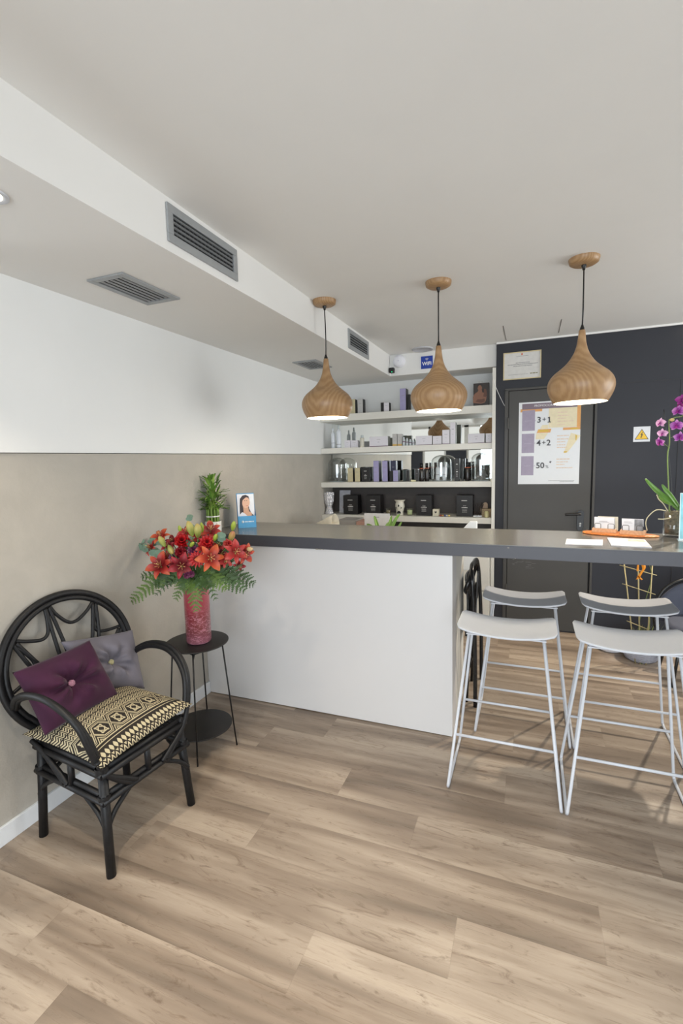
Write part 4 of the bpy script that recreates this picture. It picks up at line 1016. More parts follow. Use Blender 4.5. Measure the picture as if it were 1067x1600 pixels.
t = carton('portrait_box', 739.5, 764, 598.5, 4.56, 0.055, ZS1, M_cb, mat('carton_dark_brown', (52, 44, 40), 0.5), 'dark box printed with a shirtless man holding a phone, right end of the topmost shelf', None, G1)
w, h = 0.148, 0.222
def flat(t, name, pts, material, y): m = MB(); m.prism([(x, y, z) for x, z in pts], (0, 0.0003, 0)); return m.build(name, material, t)
def oval(cx, cz, a, b, n=20, rot=0): return [(cx+a*math.cos(q)*math.cos(rot)-b*math.sin(q)*math.sin(rot), cz+a*math.cos(q)*math.sin(rot)+b*math.sin(q)*math.cos(rot)) for q in [2*PI*i/n for i in range(n)]]
M_sk = mat('skin_print', (142, 98, 76), 0.5); M_sk2 = mat('skin_shadow_print', (104, 66, 50), 0.5); M_hair = mat('hair_print', (34, 26, 24), 0.5)
flat(t, 'portrait_torso', [(-.07, .030), (-.072, .085), (-.055, .112), (-.030, .128), (-.022, .150), (.004, .150), (.010, .122), (.030, .112), (.048, .085), (.046, .060), (.034, .028), (.0, .020)], M_sk, -0.0004)
flat(t, 'portrait_chest_shadow', [(-.05, .040), (-.03, .062), (0, .058), (.03, .064), (.034, .036), (0, .026)], M_sk2, -0.0007)
flat(t, 'portrait_face', oval(-.012, .160, .019, .026, rot=0.2), M_sk, -0.0008)
flat(t, 'portrait_arm', [(.018, .082), (.040, .076), (.052, .100), (.046, .140), (.030, .152), (.020, .140), (.026, .116)], M_sk2, -0.0008)
flat(t, 'portrait_hair', [(-.036, .168), (-.034, .188), (-.016, .200), (.006, .196), (.014, .180), (.004, .182), (-.012, .186), (-.026, .178), (-.030, .160)], M_hair, -0.0011)
flat(t, 'portrait_phone', [(.010, .118), (.020, .120), (.024, .146), (.012, .148)], M_hair, -0.0012)
m = MB(); m.box(-.024, -.006, -.0012, -.0008, .198+.008, .212+.004); m.box(-.002, .014, -.0012, -.0008, .206, .216); m.build('printed_text', M_lgt, t)

# second shelf: white care products
PB = ([(0, 0), (.92, 0), (1, .03), (1, .70), (.85, .76), (.42, .80), (.42, .82), (0, .82)], [(0, .82), (.44, .82), (.42, .97), (.2, 1), (0, 1)])
PSQ = ([(0, 0), (.95, 0), (1, .03), (1, .74), (.9, .78), (0, .78)], [(0, .78), (.62, .78), (.6, .98), (.5, 1), (0, 1)])
PT = ([(0, 0), (.95, 0), (1, .03), (1, .62), (.8, .70), (.35, .75), (0, .75)], [(0, .75), (.33, .75), (.25, .9), (.1, 1), (0, 1)])
M_bw = mat('bottle_white', (216, 220, 226), 0.3, vary=0.01); M_clear = mat('bottle_pale_clear', (190, 198, 200), 0.2)
bottle('lotion_bottle', 520.3, 669, 4.57, 0.021, ZS2, PB, M_bw, M_bw, 'white round bottle with a thin cap, leftmost on the second shelf', None, (.25, .27, M_gp))
bottle('spray_bottle', 529, 664, 4.57, 0.024, ZS2, PB, M_bw, M_clear, 'taller white spray bottle, second from the left on the second shelf', None, (.15, .17, M_gp))
carton('product_box', 538.2, 547, 688, 4.57, 0.05, ZS2, M_cw, M_cw, 'little white carton right of the white bottles on the second shelf', 'mid', G2)
carton('product_box', 548, 559, 688, 4.58, 0.05, ZS2, M_cw, M_cw, 'second little white carton from the left on the second shelf', 'mid', G2)
bottle('pump_bottle', 565.8, 680, 4.58, 0.022, ZS2, PSQ, mat('bottle_cream', (208, 204, 190), 0.3), M_clear, 'squat cream bottle with a clear cap between two white cartons on the second shelf')
carton('product_box', 577, 606, 682, 4.56, 0.09, ZS2, M_cgs, M_cw, 'wide white carton with a plum foot strip, left half of the second shelf', 'wide', G2, (.07, M_pl))
carton('product_box', 613, 620, 678, 4.57, 0.05, ZS2, M_cgs, M_cg, 'left one of two slim pale cartons with a gold foot on the second shelf', 'mid', G2, (.16, M_gold))
carton('product_box', 620.6, 628, 678, 4.57, 0.05, ZS2, M_cgs, M_cg, 'right one of two slim pale cartons with a gold foot on the second shelf', 'mid', G2, (.16, M_gold))
for i, (px, lb) in enumerate(((631, 'first'), (636, 'second'), (641, 'third'), (646, 'fourth'))):
    bottle('serum_bottle', px, 683+i*1.6, 4.57, 0.0125, ZS2, PSQ, M_clear, M_bw, lb+' from the left of four tiny plum banded serum bottles on the second shelf', 'tiny serum bottles', (.40, .52, M_pl))
carton('product_box', 649.5, 675, 681, 4.56, 0.08, ZS2, M_cgs, M_cw, 'wide white carton under the reflection of the left pendant on the second shelf', 'wide', G2, (.05, M_pl))
carton('product_box', 676, 690, 681, 4.57, 0.07, ZS2, M_cgs, M_cw, 'squarish white carton between the wide and the taller one on the second shelf', 'wide', G2, (.05, M_pl))
carton('product_box', 690.8, 702.5, 671.5, 4.57, 0.06, ZS2, M_cgs, M_cw, 'taller white carton beside the tallest one on the second shelf', 'mid', G2, (.04, M_pl))
carton('product_box', 703.3, 711.5, 660, 4.57, 0.09, ZS2, M_cgs, M_cw, 'tallest slim white carton on the second shelf', 'mid', G2)
carton('product_box', 731, 757, 677.5, 4.56, 0.08, ZS2, M_cgs, M_cw, 'wide white carton standing alone near the right end of the second shelf', 'wide', G2, (.05, M_pl))
carton('product_box', 758.6, 768, 677, 4.58, 0.08, ZS2, M_cgs, M_cw, 'last white carton at the right end of the second shelf', 'wide', G2, (.05, M_pl))

# third shelf
M_gl = glass('dome_glass', (0.93, 0.96, 0.95), 0.02, 0.22, 1.4)
def dome(pxa, pxb, pyt, Y, label, inside):
    a, b = at_y(pxa, 735, Y), at_y(pxb, 735, Y); x = (a.x+b.x)/2; r = (b.x-a.x)/2*0.97; z1 = at_y((pxa+pxb)/2, pyt, Y).z; h = z1-ZS3-0.001
    t = thing('glass_dome', label, 'glass dome', (x, Y, ZS3+0.001), 0, 'glass domes on the third shelf')
    hs = h-r*0.75
    pr = [(r*1.05, 0.002), (r*1.0, 0.006), (r*.99, hs*.3), (r, hs)] + [(r*math.cos(q), hs+r*0.75*math.sin(q)) for q in [PI/2*i/9 for i in range(1, 10)]] + [(0.0, h)]
    pi = [(0.0, h-0.003)] + [((r-0.003)*math.cos(q), hs+(r*0.75-0.003)*math.sin(q)) for q in [PI/2*(9-i)/9 for i in range(1, 10)]] + [(r-0.003, hs*.3), (r-0.003, 0.006), (r*1.05, 0.002)]
    m = MB(); m.lathe(pr+pi, 40); m.build('bell', M_gl, t)
    m = MB(); m.lathe([(0, 0), (r*.9, 0), (r*.9, 0.004), (0, 0.004)], 32); m.build('base_plate', M_clear, t)
    return t, r, h
M_sil = mat('silver_petals', (128, 128, 126), 0.4, 0.3, vary=0.25)
def silver_flower(loc, R, label):
    m = MB(); rnd = random.Random(2)
    for li, (n, rr, z) in enumerate(((8, 1.0, .2), (7, .75, .5), (5, .5, .8), (3, .25, 1.0))):
        for i in range(n): petal(m, Matrix.Identity(3), V(0, 0, R*0.1), i*2*PI/n+li*.5, R*rr, R*.34, R*z*0.7, R*.1, 5, 3)
    m.ell((0, 0, R*.18), (R*.4, R*.4, R*.18), None, 10, 6)
    o = m.build('silver_flower', M_sil, loc=loc+V(0, .01, .040), solid=0.002); o.rotation_euler = (math.radians(55), 0, 0)
    return tag(o, label, 'ornament', 'silver flowers under the glass domes')
t, r, h = dome(513, 541, 715, 4.64, 'glass dome at the left end of the third shelf with a silver flower under it', 0)
silver_flower(t.location+V(.02, -.02, 0.004), 0.055, 'silver flower under the leftmost glass dome on the third shelf')
t, r, h = dome(673, 705.5, 711, 4.63, 'middle glass dome on the third shelf with two white bottles under it', 0)
for dx, lb in ((-0.032, 'left'), (0.032, 'right')):
    bt = bottle('white_bottle', 689, 722, 4.63, 0.020, ZS3+0.005, PT, M_bw, M_clear, lb+' one of two pale bottles with pointed caps under the middle glass dome', 'bottles under the middle dome', (.3, .33, M_gp))
    bt.location.x = t.location.x+dx
t, r, h = dome(735.5, 766, 707.5, 4.62, 'glass dome at the right end of the third shelf with a silver flower under it', 0)
silver_flower(t.location+V(.01, -.02, 0.004), 0.060, 'silver flower under the rightmost glass dome on the third shelf')
carton('product_box', 543, 551.4, 731, 4.56, 0.075, ZS3, M_cb, M_cc, 'left one of two black boxes with cream fronts on the third shelf', 'mid', G3)
carton('product_box', 554.2, 562.4, 731, 4.56, 0.075, ZS3, M_cb, M_cc, 'right one of two black boxes with cream fronts on the third shelf', 'mid', G3)
carton('product_box', 564.6, 577, 730.5, 4.565, 0.085, ZS3, M_cb, M_cb, 'black box with white lettering between the cream and lilac boxes on the third shelf', 'black', G3)
carton('product_box', 583.2, 591.8, 720, 4.56, 0.10, ZS3, M_cb, M_cl, 'left one of two tall black boxes with lilac fronts on the third shelf', 'mid', G3)
carton('product_box', 597, 605.4, 720, 4.56, 0.08, ZS3, M_cb, M_cl, 'right one of two tall black boxes with lilac fronts on the third shelf', 'mid', G3)
carton('product_box', 610, 618.5, 720, 4.66, 0.06, ZS3, M_cb, M_cd, 'tall dark blue box standing behind the small lilac one on the third shelf', 'mid', G3)
carton('product_box', 608.4, 613.6, 736, 4.60, 0.03, ZS3, M_cb, M_cb, 'small plain black box touching the left side of the small lilac one', None, G3)
carton('product_box', 614.2, 622, 735, 4.56, 0.08, ZS3, M_cb, M_cl, 'small black box with a lilac front on the third shelf', 'mid', G3)
carton('product_box', 629.5, 634, 734.5, 4.58, 0.07, ZS3, M_teal, M_teal, 'narrow dark teal box right of the small lilac one on the third shelf', None, G3)
carton('product_box', 634.8, 639.2, 734.5, 4.57, 0.07, ZS3, M_cgs, M_cb, 'narrow black box with a pale side right of the teal one on the third shelf', None, G3)
carton('price_tag', 642, 649.5, 750, 4.515, 0.006, ZS3, mat('tag_cream', (226, 218, 176), 0.5), None, 'tiny cream price tag on the front edge of the third shelf', None, None, None, 'tag')
carton('product_box', 648.4, 654, 734.5, 4.57, 0.04, ZS3, M_cb, mat('carton_charcoal', (56, 54, 54), 0.5), 'small charcoal box left of the dark oil bottles on the third shelf', 'mid', G3)
PO = ([(0, 0), (.96, 0), (1, .02), (1, .62), (.8, .70), (.62, .73), (.62, .76), (0, .76)], [(0, .76), (.68, .76), (.68, 1), (0, 1)])
M_oil = mat('amber_black_glass', (22, 14, 12), 0.15); M_amb = mat('amber_ring', (170, 76, 30), 0.3)
for px, py, lb in ((658.5, 724, 'left one of two dark oil bottles with orange neck rings left of the middle dome'), (666.8, 723.5, 'right one of two dark oil bottles with orange neck rings left of the middle dome'), (730, 722, 'dark oil bottle with an orange neck ring between the black boxes and the right dome'), (733.2, 722, 'second dark oil bottle, right against the right glass dome')):
    bottle('oil_bottle', px, py, 4.57 if px < 733 else 4.68, 0.0225, ZS3, PO, M_oil, M_blackp, lb, 'dark oil bottles', (.70, .735, M_amb))
carton('product_box', 710, 717.6, 716.5, 4.56, 0.06, ZS3, M_cb, M_cb, 'tall slim black box with white lettering right of the middle glass dome', 'black', G3)
carton('product_box', 720.8, 723.6, 717, 4.60, 0.03, ZS3, M_cb, M_cb, 'very thin black box right of the tall slim one on the third shelf', None, G3)

# lowest shelf
carton('black_gift_box', 536.2, 558.6, 774, 4.57, 0.12, ZS4, M_cb, M_cb, 'leftmost of the four square black boxes on the lowest shelf', 'black', G4)
carton('black_gift_box', 571.5, 594, 774, 4.57, 0.12, ZS4, M_cb, M_cb, 'second square black box from the left on the lowest shelf', 'black', G4)
carton('black_gift_box', 650.2, 674.2, 774, 4.57, 0.12, ZS4, M_cb, M_cb, 'third square black box from the left, right of the green candle', 'black', G4)
carton('black_gift_box', 713, 738.6, 774, 4.57, 0.12, ZS4, M_cb, M_cb, 'rightmost square black box on the lowest shelf', 'black', G4)
# crystal goblet at the left end
c = at_y(512, 790, 4.56)
N = NT('crystal'); N.set(Base_Color=(0.80, 0.80, 0.84, 1), Roughness=0.12, Metallic=0.55); vv = N.n('ShaderNodeTexVoronoi', i_Vector=N.coord(), i_Scale=70).outputs[0]; N.bump(vv, 0.8, 0.01)
t = thing('crystal_vase', 'faceted crystal goblet vase at the left end of the lowest shelf', 'vase', (c.x, 4.60, ZS4+0.001))
m = MB(); m.lathe([(0, 0), (.045, 0), (.046, .01), (.034, .05), (.028, .075), (.040, .095), (.050, .13), (.056, .18), (.058, .225), (.055, .226), (.050, .18), (.040, .12), (.02, .10), (0, .098)], 12, smooth=False); m.build('bowl', N.m, t)
a = at_y(531, 790, 4.59)
t = thing('magazine', 'glossy pale magazine leaning behind the leftmost black box', 'magazine', (a.x-.004, 4.70, ZS4+0.001))
m = MB(); m.prism([(-.045, -.01, 0), (.06, -.01, 0), (.062, .06, .235), (-.062, .06, .235)], (0, 0.008, 0)); m.build('pages', mat('glossy_paper', (196, 198, 206), 0.2, vary=.15, scale=18), t)
m = MB(); m.prism([(-.01, 0.002-.0005, .045), (.056, .002-.0005, .045), (.058, .048-.0005, .19), (.01, .048-.0005, .19)], (0, -.0006, 0)); m.build('cover_picture', mat('cover_picture_pink', (156, 132, 134), 0.3, vary=.35, scale=25), t)
# candles
def candle(px0, px1, pyt, label, wax):
    a, b = at_y(px0, 800, 4.56), at_y(px1, 800, 4.56); r = (b.x-a.x)/2; h = at_y(px0, pyt, 4.56).z-ZS4
    t = thing('candle_glass', label, 'candle', ((a.x+b.x)/2, 4.57, ZS4+0.001))
    m = MB(); m.lathe([(0, 0), (r*.88, 0), (r, h), (r*.93, h), (r*.82, h*.12), (0, h*.12)], 24); m.build('tumbler', glass('tumbler_glass', (0.9, 0.95, 0.88), 0.03, 0.2), t)
    m = MB(); m.lathe([(0, h*.13), (r*.80, h*.13), (r*.86, h*.72), (0, h*.72)], 20); m.tube([(0, 0, h*.7), (0.001, 0, h*.85)], 0.001, 5); m.build('wax', wax, t)
candle(602, 610, 794, 'small amber candle glass left of the oil burner on the lowest shelf', mat('amber_wax', (120, 104, 70), 0.6))
candle(635, 644.5, 794, 'green candle in a glass right of the oil burner on the lowest shelf', mat('green_wax', (196, 206, 158), 0.6))
c = at_y(624, 805, 4.56)
t = thing('oil_burner', 'white ceramic oil burner with cut out holes on the lowest shelf', 'oil burner', (c.x, 4.58, ZS4+0.001))
M_cer = mat('cream_ceramic', (214, 210, 196), 0.3)
m = MB(); m.lathe([(0, 0), (.036, 0), (.038, .008), (.036, .03), (.040, .055), (.047, .085), (.044, .115), (.038, .13), (.045, .142), (.055, .150), (.054, .154), (.03, .146), (0, .142)], 36); m.build('pot', M_cer, t)
m = MB()
m.prism([(x, -.042, z) for x, z in [(.020*math.cos(PI*i/10), .02+.026*math.sin(PI*i/10)) for i in range(11)]], (0, .006, 0)); m.prism([(x, -.050, z) for x, z in oval(0, .098, .006, .011, 12)], (0, .006, 0))
m.prism([(x, -.046, z) for x, z in oval(-.026, .076, .008, .0035, 10, -.5)], (0, .006, 0)); m.prism([(x, -.046, z) for x, z in oval(.026, .076, .008, .0035, 10, .5)], (0, .006, 0)); m.build('cut_outs', M_void, t)
a, b = at_y(675.5, 800, 4.55), at_y(685, 800, 4.55)
t = thing('heart_box', 'small cream cube box with a dark heart on the lowest shelf', 'box', ((a.x+b.x)/2, 4.56, ZS4+0.001)); w = b.x-a.x
m = MB(); m.box(-w/2, w/2, 0, 0.06, 0, 0.066); m.build('carton', M_cc if False else mat('cream_card', (212, 206, 186), 0.5), t, bevel=0.001)
m = MB(); m.prism([(x*w/2*.042, -.0005, .036+z*w/2*.042) for x, z in ((0, -9), (8, 0), (8, 5), (5, 8), (2, 7), (0, 4), (-2, 7), (-5, 8), (-8, 5), (-8, 0))], (0, .0005, 0)); m.build('heart', M_hair, t)
for i, (px, cc, nm) in enumerate(((688, (150, 60, 60), 'dark red'), (691.5, (196, 150, 90), 'amber'), (695, (70, 80, 130), 'blue'), (698, (196, 200, 196), 'white'), (701.5, (214, 190, 110), 'yellow'))):
    c = at_y(px, 808, 4.54); m = MB(); m.ell((0, 0, 0.009), (0.011, 0.011, 0.009), None, 12, 8)
    tag(m.build('polished_stone', mat('stone_'+nm.replace(' ', '_'), cc, 0.2), loc=(c.x, 4.545, ZS4+0.0005)), nm+' polished pebble in the short row beside the heart box', 'pebble', 'coloured pebbles on the lowest shelf')
for i, px in enumerate((740.5, 743.3, 746.2, 748.8, 751.2)):
    c = at_y(px, 806, 4.54); m = MB()
    dz = (0.115, 0.125, 0.10, 0.135, 0.12)[i]; m.tube([(0, 0, 0.014), (0.004, 0.01, dz*.6), (0.010+0.003*i, 0.018, dz)], [0.0045, 0.0035, 0.002], 6)
    b_ = tag(m.build('makeup_brush', mat('dark_handle', (52, 40, 36), 0.4), loc=(c.x, 4.555, ZS4)), 'slim dark stick with a white foot, %s from the rightmost black box' % ('first', 'second', 'third', 'fourth', 'fifth')[i], 'brush', 'dark sticks with white feet')
    m = MB(); m.lathe([(0, 0), (.008, 0), (.0085, .008), (.005, .016), (0, .017)], 12); m.build('white_foot', M_bw, b_)
c = at_y(760, 800, 4.56)
t = thing('incense_basket', 'small beige woven basket at the right end of the lowest shelf', 'basket', (c.x-.006, 4.60, ZS4+0.001))
m = MB(); m.prism([(-.042, -.035, 0), (.045, -.035, 0), (.05, -.035, .075), (-.048, -.035, .075)], (0, .07, 0)); m.build('basket', mat('beige_wicker', (150, 132, 104), 0.8, vary=.25, scale=150, bump=.5), t)
c = at_y(757, 790, 4.56)
t = thing('reed_bundle', 'brown rounded card tag standing in the beige basket', 'tag', (c.x+.003, 4.60, ZS4+0.077))
m = MB(); m.prism([(x, 0, z) for x, z in [(-.022, 0), (.022, 0), (.022, .035)]+[(.022*math.cos(q), .035+.022*math.sin(q)) for q in [PI*i/8 for i in range(1, 8)]]+[(-.022, .035)]], (0, .006, 0)); m.build('card', mat('kraft_card', (148, 128, 108), 0.7), t)
c = at_y(760, 806, 4.53)
t = thing('small_jar', 'small clear jar with yellow salts in front of the beige basket', 'jar', (c.x, 4.535, ZS4+0.001))
m = MB(); m.lathe([(0, 0), (.019, 0), (.020, .005), (.020, .045), (.015, .052), (.015, .058), (0, .058)], 20); m.build('vessel', mat('pale_yellow_glass', (196, 188, 140), 0.2), t)

# ------------------------------------------------------------------ things on the countertop
ZT = 1.0985
# lucky bamboo
PLC = V(-1.952, 2.600, ZT)
t = thing('plant_pot', 'small round white pot with a red mark on the countertop corner', 'pot', PLC)
m = MB(); m.lathe([(0, 0), (.050, 0), (.053, .004), (.054, .070), (.050, .070), (.049, .010), (0, .010)], 36); m.build('pot', mat('glazed_white', (224, 224, 222), 0.25), t)
m = MB(); q = PI*1.83; m.prism([(.0545*math.cos(q)+.0*k, .0545*math.sin(q), .052) for k in (0,)]+[(.0545*math.cos(q+.1), .0545*math.sin(q+.1), .055), (.0545*math.cos(q+.05), .0545*math.sin(q+.05), .063)], (.0006, -.0006, 0)); m.build('red_mark', mat('red_mark', (150, 30, 40), .5), t)
t = thing('lucky_bamboo', 'bushy lucky bamboo stalks tied with a white ribbon in the white pot', 'plant', PLC+V(0, 0, 0.011))
M_stk = mat('bamboo_green', (116, 146, 60), 0.4, vary=.2, scale=40); M_lf = mat('bamboo_leaf', (96, 136, 52), 0.45, vary=.3, scale=8); M_lf2 = mat('bamboo_leaf_light', (136, 168, 74), 0.45, vary=.25, scale=8)
for ring, n, r in ((0, 11, .036), (1, 6, .020)):
    for i in range(n):
        a = 2*PI*i/n+ring; m = MB(); hh = .15+random.uniform(-.01, .02); pr = []
        for k in range(10): pr.append((.0062*(1.12 if k % 3 == 0 else 1), hh*k/9))
        m.lathe([(0, 0)]+pr+[(0, hh)], 8, (r*math.cos(a), r*math.sin(a), 0)); m.build('stalk', M_stk, t)
m = MB(); m.lathe([(.0435, .088), (.0445, .092), (.0435, .096)], 24); m.tube([(.02, -.040, .092), (.035, -.043, .096), (.03, -.048, .090)], 0.0025, 6); m.build('ribbon', M_wht, t)
rl = random.Random(21)
def blade(m, c, d, L, w, droop, n=7):
    d = Vector(d).normalized(); sd = d.cross(V(0, 0, 1)).normalized()
    def fn(u, v): wd = w*(math.sin(PI*(0.08+0.90*u)))**0.8*(v*2-1); p = c+d*L*u+V(0, 0, -droop*u*u)+sd*wd+V(0, 0, abs(v*2-1)*w*.3); return p
    m.grid(fn, n, 2)
for i in range(150):
    u = rl.random(); z = .125+.22*u**1.5; a = rl.uniform(0, 2*PI); r = .012+.03*rl.random()
    if z > .24 and rl.random() < .35: continue
    m = MB(); c = V(r*math.cos(a), r*math.sin(a), z); el = rl.uniform(.1, 1.1)+u*.3
    d = V(math.cos(a)*math.cos(el), math.sin(a)*math.cos(el), math.sin(el)); L = rl.uniform(.065, .11)
    blade(m, c, d, L, rl.uniform(.006, .011), rl.uniform(.01, .05)); m.build('leaf', M_lf if rl.random() < .6 else M_lf2, t)
for (dx, dz, L, dr, w) in ((.34, 1.0, .14, .0, .009), (-.25, .9, .13, .0, .010), (.7, .75, .14, .06, .006), (.9, .35, .12, .05, .006), (-.9, .5, .11, .04, .006), (-.6, .8, .13, .05, .007), (-.9, .0, .10, .01, .012), (.8, .1, .1, .03, .007), (.1, 1, .12, .02, .008), (-.8, -.3, .10, .02, .010), (.8, -.35, .09, .04, .008)):
    m = MB(); d = V(dx*.93, -dx*.37, dz); blade(m, V(0, 0, .24 if dz > .3 else .19), d, L, w, dr, 10); m.build('leaf', M_lf2 if dx > 0 else M_lf, t)
m = MB()
for i in range(8): a = i*.8; m.tube([(.02*math.cos(a), .02*math.sin(a), .14), (.025*math.cos(a), .025*math.sin(a), .25+.01*(i % 3))], .0022, 5)
m.build('shoots', M_stk, t)
# leaflet holder with portrait
HB = V(-1.842, 2.834, ZT); ya = math.radians(38)
t = thing('leaflet_holder', 'blue cardboard leaflet stand on the left end of the countertop', 'leaflet stand', HB, ya)
M_bl = mat('sky_blue_card', (88, 164, 214), 0.45); M_bl2 = mat('deep_blue_card', (60, 132, 190), 0.45)
hw, hh = .062, .235
m = MB(); m.prism([(-hw, .030, 0), (hw, .030, 0), (hw, .058, hh), (-hw, .058, hh)], (0, .002, 0)); m.build('back_card', M_bl, t)
m = MB(); m.box(-hw, hw, -.034, -.032, 0, .082); m.build('front_pocket', M_bl, t)
for s in (-1, 1):
    m = MB(); m.prism([(s*hw, -.034, 0), (s*hw, .031, 0), (s*hw, .060, hh), (s*hw, .040, .17), (s*hw, -.034, .082)], (-s*.0015, 0, 0)); m.build('side_wall', M_bl2, t)
m = MB(); m.lathe([(0, 0), (.009, 0), (.009, .0006), (0, .0006)], 20, (-.030, -.034, .042), (0, -1, 0)); bars(m, [(-.016, .045, .042, .008)], -.0342, .0004); m.build('printed_logo', mat('white_ink', (214, 228, 240), .5), t)
t2 = thing('portrait_leaflet', 'white leaflet with a dark haired woman in the blue stand', 'leaflet', HB, ya)
tl = math.atan2(.030, .18)
def lf(pts, material, name, y):
    m = MB(); m.prism([(x, -.026+z*math.tan(tl)+y, z) for x, z in pts], (0, .0004, 0)); return m.build(name, material, t2)
lf([(-.060, .004), (.056, .004), (.056, .232), (-.060, .232)], mat('leaflet_paper', (228, 230, 236), .4), 'sheet', 0)
lf([(-.046, .07), (-.044, .15), (-.040, .20), (-.022, .222), (.0, .226), (.020, .216), (.026, .19), (.016, .17), (.020, .13), (.032, .10), (.050, .08), (.052, .068), (.03, .06), (-.03, .06)], mat('dark_brown_hair_print', (58, 44, 46), .5), 'portrait_hair', -.0012)
lf([(-.022, .150), (-.020, .110), (-.034, .092), (.0, .070), (.034, .080), (.038, .098), (.018, .112), (.012, .150)], mat('neck_print', (206, 160, 132), .5), 'portrait_neck', -.0018)
lf(oval(.0, .172, .026, .038, 24, -.15), mat('face_print', (222, 178, 152), .5), 'portrait_face', -.0024)
lf([(-.026, .186), (-.022, .212), (.0, .221), (.016, .214), (.0, .208), (-.016, .196)], mat('dark_brown_hair_print', (58, 44, 46)), 'portrait_fringe', -.0030)
lf([(.000, .186), (.008, .188), (.010, .186), (.002, .184)], M_hair, 'portrait_eye', -.0030)
lf([(-.014, .186), (-.006, .188), (-.004, .185), (-.012, .184)], M_hair, 'portrait_eye', -.0030)
lf([(-.002, .150), (.008, .153), (.014, .151), (.008, .147)], mat('lips_print', (190, 96, 92), .5), 'portrait_lips', -.0030)
lf([(-.044, .06), (-.048, .09), (-.030, .108), (-.012, .098), (.006, .078), (.02, .06)], mat('blouse_print', (232, 232, 240), .5), 'portrait_blouse', -.0030)

# card holders on an oval wooden board
BD = V(0.462, 2.985, ZT); yb = math.radians(-15)
N = NT('orange_olive_wood'); co = N.map(N.coord(), (3, 14, 6)); w_ = N.noise(co, 5, 5, .6, 1.5)
N.set(Base_Color=N.ramp(w_, [(.3, rgb(176, 84, 34)), (.5, rgb(212, 122, 54)), (.7, rgb(232, 178, 100))]), Roughness=.3)
t = thing('serving_board', 'long oval orange wooden board on the countertop', 'board', BD, yb)
m = MB(); m.prism([(.185*math.cos(q)*(1+.03*math.cos(3*q)), .072*math.sin(q)*(1+.05*math.sin(2*q)), .001) for q in [2*PI*i/40 for i in range(40)]], (0, 0, .009)); m.build('board', N.m, t, bevel=.003)
def cardholder(loc, rz, label):
    t = thing('card_holder', label, 'card holder', loc, rz, 'wooden card holders on the orange board')
    m = MB(); m.box(-.060, .060, -.030, -.012, 0, .022); m.box(-.060, .060, .008, .026, 0, .022); m.box(-.060, .060, -.012, .008, 0, .006); m.build('wooden_base', M_woodl, t, bevel=.001)
    for s in (-1, 1):
        m = MB(); m.tube([(s*.048, -.022, .02), (s*.048, -.024, .046), (s*.044, -.024, .050), (s*.022, -.024, .050), (s*.018, -.023, .046), (s*.018, -.018, .02)], .0014, 6); m.build('wire_loop', M_blackp, t)
    return t
ca, sa = math.cos(yb), math.sin(yb)
def onb(a, b): return BD+V(ca*a-sa*b, sa*a+ca*b, .0102)
cardholder(onb(-.068, .012), yb, 'left wooden card holder with black wire loops on the orange board')
cardholder(onb(.070, -.006), yb, 'right wooden card holder with black wire loops on the orange board')
def cards(loc, rz, n, label, mt, extra=None):
    t = thing('card_stack', label, 'cards', loc, rz)
    m = MB()
    for i in range(n): m.prism([(-.052+.001*(i % 3), -.008+i*.0016, .007), (.048+.001*(i % 2), -.008+i*.0016, .007), (.044+.001*(i % 2), .010+i*.0016, .082), (-.056+.001*(i % 3), .010+i*.0016, .082-.001*(i % 2))], (0, .0012, 0))
    m.build('cards', mt, t)
    if extra: extra(t)
    return t
M_card = mat('card_white', (206, 206, 212), .5)
def ex1(t):
    m = MB(); bars(m, [(-.03, .01, .06, .002), (-.03, .02, .055, .002)], -.0, .0004)
    for v in m.bm.verts: v.co.y = -.008+(v.co.z-.007)*.24-.0006
    m.build('printed_lines', M_gp, t)
def ex2(t):
    m = MB(); m.prism([(.006, -.0086, .007), (.047, -.0086, .007), (.043, .0094, .081), (.004, .0094, .081)], (0, -.0004, 0)); m.build('grey_photo', mat('grey_photo_print', (120, 120, 124), .4, vary=.6, scale=30), t)
    m = MB(); bars(m, [(-.045, -.01, .066, .002), (-.045, -.005, .06, .002)], 0, .0004)
    for v in m.bm.verts: v.co.y = -.008+(v.co.z-.007)*.24-.0006
    m.build('printed_lines', M_gp, t)
cards(onb(-.068, .010), yb, 5, 'stack of white cards in the left wooden card holder', M_card, ex1)
cards(onb(-.052, .024)+V(0, 0, .004), yb, 2, 'beige card standing behind the white ones in the left holder', mat('beige_card', (190, 184, 166), .5))
cards(onb(.070, -.008), yb, 5, 'stack of cards with a black and white photo in the right wooden card holder', M_card, ex2)
# papers
def sheet(name, corners, z, th_, mtl, label, cat, group=None):
    C_ = [at_z(x, y, z) for x, y in corners]; cen = sum(C_, Vector())/4; m = MB(); m.prism([c-cen for c in C_], (0, 0, th_)); t = thing(name, label, cat, cen, 0, group); m.build('sheets', mtl, t); return t, C_, cen
t, C_, cen = sheet('folded_leaflet', ((883, 851), (885, 842.5), (942, 844), (941.5, 853)), ZT+.0004, .003, M_card, 'narrow folded white leaflet lying left of the stacked papers', 'leaflet')
m = MB(); p, q = C_[0]-cen, C_[3]-cen; m.obox((p+q)/2*0.1+V(0.0, 0, .0036), (.04, -.01, 0), (0.002, .008, 0), (0, 0, .0003)); m.build('pale_print', mat('pale_green_print', (206, 222, 214), .5), t)
t, C_, cen = sheet('paper_stack', ((955, 853), (948.5, 841), (1007, 844), (1018.5, 856.5)), ZT+.0004, .004, M_card, 'small stack of printed white papers lying in front of the wooden board', 'paper')
m = MB(); a, b, c, d = [x-cen for x in C_]
def bl(u, v): return (a*(1-u)+d*u)*(1-v)+(b*(1-u)+c*u)*v+V(0, 0, .0043)
